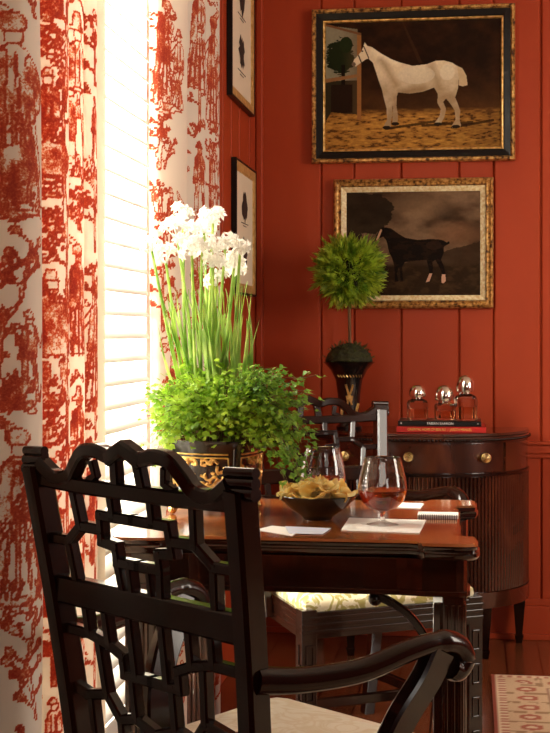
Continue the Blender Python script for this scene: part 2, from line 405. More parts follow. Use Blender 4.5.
# ------------------------------------------------------------------ toile curtains
class Toile:
    def __init__(s, Sg, Z): s.S = Sg; s.Z = Z; s.m = np.zeros(Sg.shape)
    def put(s, mask, v): s.m = np.where(mask, np.maximum(s.m, v), s.m)
    def clear(s, mask): s.m = np.where(mask, 0, s.m)
    def ell(s, x, z, a, b, v=.8): s.put(((s.S-x)/a)**2+((s.Z-z)/b)**2 < 1, v)
    def line(s, a, b, w, v=.8): s.put(seg(s.S, s.Z, a, b) < w, v)
    def poly(s, P, v=.8): s.put(inpoly(s.S, s.Z, P), v)
    def ground(s, x, z, w, h=.035):
        w *= .72; h *= .72
        n = vnoise(s.S, s.Z, .02, .008, int(abs(x*97+z*31)*10) % 999); d = ((s.S-x)/w)**2+((s.Z-z)/h)**2
        s.put((d+n*.9 < 1.05), .48); s.put((d*1.6+n*.9 < .95) & (s.Z < z), .75)
        for k in range(7):
            a = x+rng.uniform(-w, w)*.8; s.line((a, z), (a+rng.uniform(-.02, .02), z+h*rng.uniform(.8, 1.5)), .0022, .7)
    def bush(s, x, z, r, v=.6):
        r *= .85
        for k in range(18):
            a = rng.uniform(0, 2*PI); q = r*math.sqrt(rng.rand()); s.ell(x+math.cos(a)*q, z+math.sin(a)*q*.6, r*.17, r*.10, rng.choice([.45, .65, .85]))
    def tree(s, x, z, h, lean=0):
        s.line((x, z), (x+lean*.5, z+h*.5), .006, .85); s.line((x+lean*.5, z+h*.5), (x+lean, z+h), .004, .8)
        for k in range(6):
            t = .35+.65*k/5; bx = x+lean*t; e = (1 if k % 2 else -1)*h*.30; s.line((bx, z+h*t), (bx+e, z+h*t+h*.08), .0025, .7); s.bush(bx+e*.8, z+h*t+h*.08, h*.13)
        s.bush(x+lean, z+h, h*.15)
    def sprig(s, x, z, h, lean=.03):
        s.line((x, z), (x+lean, z+h), .0028, .75)
        for k in range(5):
            t = (k+1)/5; e = (1 if k % 2 else -1)*.025; s.line((x+lean*t, z+h*t), (x+lean*t+e, z+h*t+.018), .0022, .7)
            s.ell(x+lean*t+e*1.1, z+h*t+.021, .010, .007, .8)
    def figure(s, x, z, h, d=1, kind=0):
        v = .85
        s.clear(((s.S-x)/(.17*h+.012))**2+((s.Z-z-.55*h)/(.56*h+.01))**2 < 1)
        s.ell(x+d*.01*h, z+h*.90, h*.052, h*.062, .42)
        if kind == 0: s.poly([(x-h*.09, z+h*.94), (x+h*.09, z+h*.93), (x+h*.05, z+h*.97), (x+h*.03, z+h*1.03), (x-h*.05, z+h*1.02)], v)
        elif kind == 1: s.ell(x, z+h*.97, h*.085, h*.055, v); s.line((x, z+h), (x-d*h*.12, z+h*1.08), h*.03, .7)
        else: s.poly([(x-h*.06, z+h*.94), (x+h*.06, z+h*.94), (x+h*.05, z+h*1.06), (x-h*.05, z+h*1.06)], v); s.line((x-h*.1, z+h*.94), (x+h*.1, z+h*.94), h*.012, v)
        s.poly([(x-h*.10, z+h*.80), (x-h*.03, z+h*.85), (x+h*.05, z+h*.85), (x+h*.12, z+h*.79), (x+h*.14, z+h*.45), (x+h*.02, z+h*.42), (x-h*.15, z+h*.43)], .58)
        s.poly([(x-h*.10, z+h*.80), (x-h*.03, z+h*.83), (x-h*.04, z+h*.45), (x-h*.15, z+h*.43)], .95)
        if kind == 1:
            s.poly([(x-h*.12, z+h*.5), (x+h*.12, z+h*.5), (x+h*.24, z), (x-h*.22, z)], .45)
            for k in range(5): s.line((x-h*.08+k*h*.04, z+h*.48), (x-h*.18+k*h*.09, z), h*.011, .95)
        else:
            s.line((x-h*.05, z+h*.45), (x-d*h*.08, z), h*.042, .75); s.line((x+h*.07, z+h*.45), (x+d*h*.13, z+.01), h*.040, .85)
            s.clear(seg(s.S, s.Z, (x-h*.13, z+h*.49), (x+h*.13, z+h*.51)) < h*.011)
        s.line((x+d*h*.10, z+h*.76), (x+d*h*.25, z+h*.60), h*.030, .75); s.line((x+d*h*.25, z+h*.60), (x+d*h*.34, z+h*.72), h*.024, .6)
        s.clear(seg(s.S, s.Z, (x+h*.02, z+h*.80), (x+h*.035, z+h*.52)) < h*.007)
def curtain(path, z0, z1, name, label, motif, step=.0034, amp_bottom=1.0):
    P = catmull([(x, y, 0) for x, y in path], 14); P = np.array([(p.x, p.y) for p in P])
    d = np.r_[0, np.cumsum(np.hypot(*np.diff(P, axis=0).T))]; n = int(d[-1]/step)
    s_ = np.linspace(0, d[-1], n); X = np.interp(s_, d, P[:, 0]); Y = np.interp(s_, d, P[:, 1])
    zs = np.arange(z0, z1, .0038); Sg, Z = np.meshgrid(s_, zs)
    wob = .010*(fbm(Sg, Z, .25, .9, 5)-.5)
    G = np.stack([X[None, :]+wob+0*Z, Y[None, :]+.6*wob+0*Z, Z], -1)
    # distance along the cloth at a given photo column (nearest to camera)
    rel = G[0]; Dp = rel[:, 0]*F.x+rel[:, 1]*F.y; lat = rel[:, 0]*R.x+rel[:, 1]*R.y; pxs = 275+FPX*lat/Dp
    T = Toile(Sg, Z); motif(T, s_, pxs, Dp)
    m = T.m
    # engraved look: lighter fills with a shading gradient, dark drawn outlines
    shade = fbm(Sg, Z, .030, .040, 9); fine = fbm(Sg, Z, .009, .012, 19, 2)
    fill = np.clip(m*.70+(shade-.52)*1.5+(fine-.5)*.5, .0, .95)
    ed = np.zeros(m.shape); ed[:, 1:] = np.maximum(ed[:, 1:], np.abs(np.diff(m, axis=1))); ed[1:, :] = np.maximum(ed[1:, :], np.abs(np.diff(m, axis=0)))
    m = np.where(m > 0, fill, 0); m = np.maximum(m, np.where(ed > .08, .80, 0))
    C = np.repeat(m[..., None], 3, -1)
    c0 = P.mean(axis=0); G = G-np.array([c0[0], c0[1], 0])
    o = grid_mesh('cloth', G, C, 'toile', uv=np.stack([Sg, Z], -1), thick=.0012)
    root = empty(name, (c0[0], c0[1], 0), label=label, cat='curtain', group='toile curtains')
    o.parent = root
    return root, P, c0
def visible_s(s_, pxs, Dp, px):
    i = np.where(np.abs(pxs-px) < 1.2)[0]
    if len(i) == 0: i = np.array([np.argmin(np.abs(pxs-px))])
    return s_[i[np.argmin(Dp[i])]], Dp[i].min()
def zpx(py, D): return CAMZ+(HZ-py)*D/FPX
def motif1(T, s_, pxs, Dp):
    def V(px): return visible_s(s_, pxs, Dp, px)
    # broad front fold
    s, D = V(19)
    z = lambda y: zpx(y, D)
    T.ground(s, z(14), .075, .03); T.figure(s-.010, z(205), .30, 1, 1); T.ell(s-.005, z(165), .050, .055, .62); T.ell(s-.005, z(165), .030, .032, .88)
    T.ell(s+.03, z(95), .026, .03, .38); T.ground(s, z(210), .085, .03); T.ground(s, z(197), .05, .02)
    T.sprig(s+.0, z(300), .09, .02); T.sprig(s-.04, z(310), .07, -.01); T.line((s-.03, z(275)), (s+.02, z(258)), .003); T.ell(s+.025, z(257), .014, .010, .8)
    T.tree(s-.045, z(400), .14, .02); T.figure(s+.015, z(395), .13, 1, 0); T.bush(s+.01, z(335), .035)
    T.ground(s, z(403), .085, .035); T.ground(s, z(385), .05, .02)
    T.figure(s-.005, z(590), .25, 1, 1); T.tree(s+.05, z(590), .20, -.01); T.ground(s, z(600), .085, .03); T.bush(s, z(620), .04)
    T.sprig(s, z(690), .12, .03); T.sprig(s+.03, z(722), .09, -.02); T.ground(s, z(790), .08, .03); T.figure(s, z(790), .10, 1)
    s, D = V(52)
    T.ground(s, z(10), .05, .03); T.bush(s, z(42), .05); T.sprig(s-.01, z(60), .05); T.bush(s+.01, z(55), .03)
    T.poly([(s-.055, z(70)), (s+.05, z(66)), (s+.06, z(88)), (s+.0, z(82)), (s-.05, z(78))], .7)
    T.figure(s-.005, z(170), .17, -1, 0); T.ground(s, z(150), .06, .045); T.ell(s, z(160), .055, .03, .8); T.ground(s, z(178), .055, .02)
    T.ground(s, z(195), .045, .014); T.bush(s, z(222), .045); T.poly([(s-.05, z(235)), (s, z(210)), (s+.05, z(232))], .55); T.sprig(s, z(260), .06, .01); T.bush(s+.01, z(246), .03, .7)
    T.line((s-.02, z(288)), (s+.02, z(268)), .003); T.line((s-.02, z(270)), (s+.005, z(280)), .003)
    T.figure(s, z(392), .205, 1, 0); T.poly([(s-.045, z(305)), (s+.045, z(303)), (s+.048, z(362)), (s-.05, z(364))], .88); T.clear(seg(T.S, T.Z, (s-.05, z(362)), (s+.05, z(358))) < .005)
    T.ground(s, z(402), .055, .022); T.ground(s, z(440), .05, .025); T.bush(s, z(430), .035)
    T.bush(s, z(470), .045); T.ground(s, z(500), .05, .03); T.figure(s, z(590), .17, -1, 1); T.ground(s, z(598), .05, .03)
    T.ground(s, z(615), .045, .02); T.tree(s, z(690), .16); T.bush(s, z(650), .04); T.ground(s, z(710), .06, .03); T.figure(s, z(770), .12)
    s, D = V(68); T.tree(s, z(110), .25, .01); T.tree(s, z(230), .25, -.01); T.tree(s, z(350), .24, .01); T.bush(s, z(60), .05); T.tree(s, z(460), .2); T.tree(s, z(600), .25); T.bush(s, z(300), .04)
    s, D = V(79)
    T.bush(s, z(8), .05, .8); T.figure(s, z(160), .26, 1, 2); T.poly([(s-.03, z(108)), (s+.07, z(96)), (s+.075, z(112)), (s-.01, z(120))], .7)
    T.ground(s, z(178), .06, .04); T.ground(s, z(200), .05, .02); T.sprig(s, z(232), .06, .01); T.sprig(s+.015, z(232), .05, -.02); T.line((s-.02, z(262)), (s+.02, z(255)), .004)
    T.figure(s, z(355), .20, 1, 1); T.bush(s, z(345), .035); T.ground(s, z(385), .05, .024); T.figure(s, z(490), .18, 1, 2); T.ground(s, z(500), .05, .03)
    T.figure(s, z(600), .16, 1, 0); T.tree(s+.02, z(600), .2); T.ground(s, z(690), .06, .03); T.bush(s, z(650), .05); T.figure(s, z(700), .14)
    s, D = V(94)
    T.bush(s, z(25), .06); T.tree(s, z(130), .18); T.figure(s, z(160), .12); T.ground(s, z(180), .05, .04); T.tree(s, z(250), .15); T.bush(s, z(205), .04)
    T.figure(s, z(400), .22, -1, 1); T.ground(s, z(405), .05, .02); T.tree(s-.01, z(330), .12); T.bush(s, z(370), .04); T.tree(s, z(470), .13); T.figure(s, z(560), .2); T.tree(s, z(600), .25); T.tree(s, z(700), .2)
path1 = []
cr = [2.02, 2.20, 2.385, 2.56, 2.675, 2.775]
yv = 1.80
path1 = [(-.79, 1.80), (-.72, 1.88), (-.785, 1.95)]
for k, y_ in enumerate(cr):
    nxt = cr[k+1] if k+1 < len(cr) else y_+.085
    a = [.072, .085, .080, .058, .05, .042][k]
    g = (y_+nxt)/2+.015
    path1 += [(-.79+a*.95, y_-.035), (-.79+a*1.08, y_+.018), (-.79+a*.55, g-.022), (-.793, g+.010)]
cur1, P1, c01 = curtain(path1, .015, 2.72, 'toile_curtain', 'red and cream pictorial toile curtain on the left of the window, nearest the camera', motif1)
def motif2(T, s_, pxs, Dp):
    def V(px): return visible_s(s_, pxs, Dp, px)
    s, D = V(172)
    z = lambda y: zpx(y, D)
    T.figure(s-.02, z(95), .24, 1, 1); T.figure(s+.04, z(105), .20, -1, 0); T.tree(s-.06, z(105), .22, .01); T.bush(s+.02, z(75), .05); T.ground(s-.02, z(60), .045, .03)
    T.ground(s-.01, z(105), .10, .05); T.ground(s-.02, z(92), .08, .04); T.bush(s-.02, z(85), .05, .5)
    T.tree(s-.05, z(170), .13, .01); T.bush(s-.04, z(135), .03); T.sprig(s-.03, z(170), .07)
    T.poly([(s-.01, z(178)), (s+.08, z(205)), (s+.06, z(212)), (s, z(214))], .62); T.ground(s-.03, z(215), .05, .06); T.figure(s+.0, z(250), .16, 1, 0); T.bush(s-.05, z(190), .04)
    T.tree(s-.03, z(255), .10); T.ground(s-.02, z(252), .08, .04)
    T.sprig(s, z(330), .10); T.tree(s-.04, z(330), .16); T.figure(s+.02, z(420), .22, 1, 1); T.ground(s, z(345), .08, .04); T.ground(s, z(425), .10, .05); T.bush(s, z(380), .05)
    T.figure(s, z(540), .24); T.ground(s, z(545), .10, .05); T.tree(s+.04, z(640), .25); T.ground(s, z(650), .10, .05); T.figure(s-.03, z(640), .2, 1, 1); T.figure(s, z(760), .24, 1, 1); T.ground(s, z(765), .1, .05); T.bush(s+.03, z(700), .05)
    for k in range(5): T.sprig(s+rng.uniform(-.07, .07), z(rng.uniform(560, 760)), .09)
    s, D = V(201)
    T.figure(s, z(90), .30, 1, 1); T.tree(s, z(130), .2); T.ground(s, z(30), .05, .03); T.tree(s-.02, z(200), .2); T.figure(s, z(215), .2, 1, 0); T.ground(s, z(225), .05, .04); T.figure(s, z(320), .25); T.ground(s, z(325), .06, .03); T.figure(s, z(620), .25); T.tree(s, z(680), .3); T.bush(s, z(580), .06)
    s, D = V(215)
    T.bush(s, z(8), .05, .8); T.figure(s, z(122), .30, -1, 1); T.ground(s, z(130), .06, .03); T.figure(s, z(230), .25, 1, 0); T.ground(s, z(160), .04, .02); T.tree(s-.03, z(250), .3); T.tree(s+.02, z(130), .2); T.ground(s, z(245), .06, .04); T.tree(s, z(350), .25); T.figure(s, z(650), .3, 1, 1); T.ground(s, z(600), .07, .04); T.tree(s, z(750), .3); T.ground(s, z(680), .07, .04)
p150 = atD(150, 0, 3.66); p193 = atD(191, 0, 3.80); p207 = atD(208, 0, 3.98); p222 = atD(221, 0, 4.16)
path2 = [(p150.x, p150.y), (p150.x*.6+p193.x*.4, p150.y*.6+p193.y*.4-.035), (p193.x-.01, p193.y-.01), (p193.x-.035, p193.y+.06), (p193.x-.035, p193.y+.10),
         (p207.x-.008, p207.y), (p207.x-.025, p207.y+.05), (p207.x-.025, p207.y+.075), (p222.x-.006, p222.y-.01), (p222.x-.015, p222.y+.05), (-.795, p222.y+.12)]
cur2, P2, c02 = curtain(path2, .015, 2.72, 'toile_curtain', 'sunlit orange-red toile curtain panel right of the shutters, behind the tall white flowers', motif2)
rod = MB(); rod.tube([(-.765, 1.75, 2.745), (-.765, 4.45, 2.745)], .014, n=14)
rod.ball((-.765, 1.73, 2.745), .028); rod.ball((-.765, 4.47, 2.745), .028)
rd = rod.build('curtain_rod', 'brass', smooth=True, label='brass curtain rod above the window carrying both toile curtains', cat='curtain rod')
for y_ in (1.80, 3.1, 4.40): MB().box((LX+.001, y_-.012, 2.73), (-.765, y_+.012, 2.76)).build('bracket', 'brass', rd)

# ------------------------------------------------------------------ pictures
def frame_ring(mb, w, h, prof):
    """prof: list of (inset, depth) -> mitred moulding around w x h, in local x,z, depth towards -y"""
    rings = []
    for i, d in prof:
        rings.append([Vector((-w/2+i, -d, -h/2+i)), Vector((w/2-i, -d, -h/2+i)), Vector((w/2-i, -d, h/2-i)), Vector((-w/2+i, -d, h/2-i))])
    n = len(prof); vs = [p for r in rings for p in r]; fs = []
    for k in range(n):
        k2 = (k+1) % n
        for i in range(4): j = (i+1) % 4; fs.append((k*4+i, k*4+j, k2*4+j, k2*4+i))
    return mb.add(vs, fs)
def canvas_grid(w, h, cx, painter, nx, nz, parent, X0, X1, Yt, Yb):
    xs = np.linspace(X0, X1, nx); ys = np.linspace(Yb, Yt, nz); X, Y = np.meshgrid(xs, ys); C = np.zeros(X.shape+(3,)); painter(X, Y, C); C[:] = np.clip(C, 0, 1)**1.22*1.12
    P = np.stack([(X-X0)/(X1-X0)*w-w/2, 0*X-cx, (Y-Yb)/(Yt-Yb)*h-h/2], -1)
    return grid_mesh('painted_canvas', P, C, 'canvas', parent, smooth=False)
def white_horse(X, Y, C):
    n = fbm(X, Y, 40, 30, 3); n2 = fbm(X, Y, 14, 4, 8)
    C[:] = np.array([.030, .014, .007]); paint(C, np.clip(n*1.6-.5, 0, 1), (.085, .036, .014), .8)
    rt = np.clip((Y-180)/80, 0, 1); paint(C, rt*(.5+.5*n), (.16, .075, .026), .6)
    g = np.clip((Y-258-8*n)/18, 0, 1); paint(C, g, (.30, .15, .04)); paint(C, g*np.clip(n2*2-.7, 0, 1), (.62, .36, .09)); paint(C, g*(n2 < .36), (.09, .04, .015), .8)
    paint(C, g*np.clip((X-300)/200, 0, 1), (.06, .025, .01), .5)
    # stable opening with tree and sky
    op = inpoly(X, Y, [(62, 50), (140, 62), (140, 275), (75, 268), (62, 290)])
    paint(C, op, (.30, .28, .20)); paint(C, op & (Y > 190), (.05, .04, .02)); paint(C, op & (((X-98)/34)**2+((Y-130)/42)**2 + 1.6*(n2-.5) < 1.1), (.025, .035, .012)); paint(C, op*np.clip((X-100)/40, 0, 1), (.16, .10, .05), .5)
    paint(C, op & (((X-112)/16)**2+((Y-100)/20)**2 < 1), (.03, .045, .015)); paint(C, op & (Y > 150) & (np.abs(X-105) < 5), (.02, .012, .006))
    paint(C, op & (Y > 200) & (X > 75) & (X < 128) & (Y < 270), (.035, .018, .009))
    paint(C, inpoly(X, Y, [(139, 70), (150, 74), (150, 290), (139, 288)]), (.36, .18, .065)); paint(C, inpoly(X, Y, [(62, 184), (150, 173), (150, 180), (62, 194)]), (.33, .18, .08))
    paint(C, inpoly(X, Y, [(62, 46), (150, 72), (150, 78), (62, 52)]), (.22, .11, .05))
    paint(C, inpoly(X, Y, [(248, 45), (252, 45), (300, 150), (290, 150)]) , (.09, .045, .02), .5)
    # cast patch under the horse and the body
    for a, b_ in (((210, 312), (330, 296)), ((300, 306), (420, 300)), ((372, 312), (470, 296))): paint(C, seg(X, Y*1.0, a, b_) < 3.2, (.04, .018, .008), .8)
    H = [(128,148),(132,138),(148,120),(155,106),(158,95),(164,104),(176,108),(198,124),(225,140),(245,148),(275,157),(310,154),(332,146),(352,146),(372,152),(386,162),(393,172),
         (388,190),(386,215),(379,238),(386,255),(391,270),(390,296),(393,306),(392,311),(372,313),(371,307),(380,293),(378,270),(368,254),(357,240),(350,248),(357,266),(353,286),(346,298),(345,304),(329,305),(330,299),(341,284),(344,266),(336,250),(337,228),(328,212),
         (300,222),(268,226),(240,222),(237,232),(236,255),(240,280),(239,296),(240,300),(226,303),(226,290),(228,262),(226,250),(227,275),(222,296),(222,309),(203,313),(204,306),(213,290),(212,262),(205,235),(200,212),(192,190),(186,170),(178,146),(168,136),(160,138),(146,148),(136,155)]
    hm = inpoly(X, Y, H); sh = np.clip((Y-150)/85, 0, 1)
    paint(C, hm, (.74, .64, .46)); paint(C, hm*np.clip(sh*1.1-.25, 0, 1), (.36, .25, .14)); paint(C, hm*np.clip(n*2-.8, 0, 1), (.88, .80, .62), .5)
    paint(C, hm*np.clip(1-seg(X, Y, (200, 140), (236, 205))/15, 0, 1), (.40, .28, .15), .7); paint(C, hm*np.clip(1-seg(X, Y, (322, 160), (342, 215))/17, 0, 1), (.38, .27, .15), .65)
    paint(C, hm*np.clip(1-seg(X, Y, (300, 214), (250, 222))/16, 0, 1), (.34, .23, .12), .7); paint(C, hm*np.clip((X-372)/30, 0, 1), (.42, .30, .17), .6); paint(C, hm*np.clip(1-seg(X, Y, (180, 118), (240, 150))/12, 0, 1), (.95, .88, .70), .6); paint(C, hm*np.clip((Y-235)/60, 0, 1)*np.clip(np.sin(X*.5), 0, 1), (.42, .32, .2), .5)
    paint(C, hm & (((X-285)/45)**2+((Y-180)/22)**2 < 1), (.72, .66, .52), .5); paint(C, hm & (((X-360)/18)**2+((Y-175)/20)**2 < 1), (.76, .70, .56), .6)
    paint(C, inpoly(X, Y, [(384, 160), (396, 166), (406, 184), (409, 208), (398, 211), (388, 208), (388, 190)]), (.60, .47, .30))
    paint(C, seg(X, Y, (143, 128), (150, 146)) < 1.6, (.08, .05, .03)); paint(C, seg(X, Y, (156, 106), (168, 135)) < 1.3, (.08, .05, .03)); paint(C, ((X-152)/2.5)**2+((Y-117)/2.2)**2 < 1, (.03, .02, .01)); paint(C, ((X-131)/5)**2+((Y-149)/5)**2 < 1, (.20, .15, .11))
    for x, y in ((212, 309), (233, 300), (337, 303), (381, 310)): paint(C, ((X-x)/10)**2+((Y-y)/4.5)**2 < 1, (.04, .025, .015))
def dark_horse(X, Y, C):
    n = fbm(X, Y, 90, 45, 21); n2 = fbm(X, Y, 22, 12, 29)
    C[:] = np.array([.10, .058, .032]); paint(C, np.clip((n-.42)*3.2, 0, 1), (.24, .16, .10)); paint(C, np.clip((.45-n)*4, 0, 1), (.045, .028, .018))
    paint(C, np.clip(1-((X-290)/110)**2-((Y-110)/50)**2, 0, 1), (.30, .20, .12), .6); paint(C, np.clip(1-((X-400)/90)**2-((Y-190)/40)**2, 0, 1), (.26, .14, .075), .6)
    tr = (((X-150)/75)**2+((Y-130)/60)**2+.8*n2 < 1.25) | (X < 120+20*n2); paint(C, tr, (.028, .018, .010), .85)
    hill = Y > 262-.28*(X-300)-12*n2; hill &= X > 200; paint(C, hill, (.055, .032, .017), .8)
    g = np.clip((Y-270)/12, 0, 1); paint(C, g, (.045, .026, .013)); paint(C, g*np.clip(n2*2-.9, 0, 1), (.12, .072, .034), .8)
    H = [(166,205),(168,198),(180,176),(188,170),(196,170),(212,173),(232,188),(252,200),(285,206),(320,204),(342,205),(356,208),(366,214),(372,210),(374,217),(364,222),(358,226),(357,244),(350,262),(358,280),(363,305),(362,325),(352,328),(352,318),(353,300),(344,280),(334,262),(326,268),(328,285),(326,305),(316,325),(306,326),(312,312),(318,298),(314,278),(310,262),
         (280,264),(250,268),(243,280),(244,305),(246,322),(238,323),(237,300),(234,280),(228,300),(232,322),(222,324),(222,300),(220,275),(214,255),(206,240),(202,220),(198,206),(190,196),(180,200),(172,208)]
    hm = inpoly(X, Y, H); paint(C, hm, (.016, .010, .007)); paint(C, hm & (n2 > .56), (.035, .018, .010), .8)
    paint(C, hm & (((X-330)/22)**2+((Y-222)/12)**2 < 1), (.06, .03, .017), .5)
    paint(C, inpoly(X, Y, [(170, 204), (180, 180), (184, 174), (187, 178), (178, 200), (172, 208)]), (.55, .36, .24))
    for P in ([(352, 303), (362, 303), (363, 322), (356, 328), (351, 326)], [(318, 300), (326, 300), (318, 322), (308, 325)]): paint(C, inpoly(X, Y, P), (.60, .38, .27))
def painting(px0, px1, py0, py1, name, label, prof, mat1, extra, painter, crop, inset):
    a = onback(px0, (py0+py1)/2); b_ = onback(px1, (py0+py1)/2); mid = onback((px0+px1)/2, (py0+py1)/2)
    w = b_.x-a.x; h = onback((px0+px1)/2, py0).z-onback((px0+px1)/2, py1).z
    cx = (a.x+b_.x)/2
    root = empty(name, (cx, BY-.0035, mid.z), label=label, cat='painting', group='horse paintings on the back wall')
    frame_ring(MB(), w, h, prof).build('frame', mat1, root)
    for nm, pf, mt in extra: frame_ring(MB(), w, h, pf).build(nm, mt, root)
    canvas_grid(w-2*inset, h-2*inset, .012, painter, 420, 320, root, *crop)
    MB().box((-w/2+.01, -.008, -h/2+.01), (w/2-.01, 0, h/2-.01)).build('backing_board', 'ink', root)
    return root
painting(312.5, 515, 8, 162.5, 'horse_painting', 'large painting of a white horse in a stable, in a black and gilt frame',
         [(0, 0), (0, .026), (.004, .034), (.012, .034), (.017, .026), (.017, 0)], 'gilt_worn',
         [('black_band', [(.0175, 0), (.0175, .027), (.040, .022), (.0435, .018), (.0435, 0)], 'ebony'), ('inner_liner', [(.044, 0), (.044, .022), (.050, .020), (.053, .012), (.053, 0)], 'gold')],
         white_horse, (61, 490, 45, 362), .052)
painting(334, 493.5, 179, 308.5, 'horse_painting', 'smaller gilt-framed painting of a dark horse with white hind feet',
         [(0, 0), (0, .020), (.003, .030), (.010, .036), (.016, .030), (.020, .028), (.026, .032), (.030, .020), (.030, 0)], 'gilt_worn',
         [('inner_liner', [(.0305, 0), (.0305, .024), (.046, .016), (.050, .013), (.050, 0)], 'liner')],
         dark_horse, (87, 458, 70, 362), .049)
# engravings on the left wall
def engraving(y0, y1, z0, z1, label, seed):
    w = y1-y0; h = z1-z0; root = empty('framed_engraving', (LX+.0035, (y0+y1)/2, (z0+z1)/2), PI/2, label=label, cat='picture', group='framed engravings on the window wall')
    frame_ring(MB(), w, h, [(0, 0), (0, .018), (.004, .020), (.008, .018), (.008, 0)]).build('frame', 'ebony', root)
    frame_ring(MB(), w, h, [(.0085, 0), (.0085, .0175), (.034, .015), (.040, .012), (.040, 0)]).build('gilt_inner_frame', 'brightgilt', root)
    MB().box((-w/2+.033, -.010, -h/2+.033), (w/2-.033, 0, h/2-.033)).build('mat_board', 'matboard', root)
    r_ = random.Random(seed); f = MB()
    for k in range(2):
        cz = h*.17*(1 if k else -1)
        pts = [Vector((math.cos(2*PI*q/22)*w*.13*(.6+.6*r_.random()), -.0112, cz+math.sin(2*PI*q/22)*h*.12*(.6+.5*r_.random()))) for q in range(22)]
        f.add(pts, [tuple(range(22))])
        f.box((-w*.17, -.0115, cz-h*.125), (w*.17, -.0105, cz-h*.120))
        f.box((-w*.08, -.0115, cz-h*.145), (w*.08, -.0105, cz-h*.140))
    f.build('printed_figures', 'ink', root)
engraving(4.70, 5.20, 1.965, 2.55, 'gilt-framed black and white engraving of figures, the upper one on the window wall', 1)
engraving(4.79, 5.24, 1.29, 1.765, 'gilt-framed engraving partly behind the white flowers, the lower one on the window wall', 2)

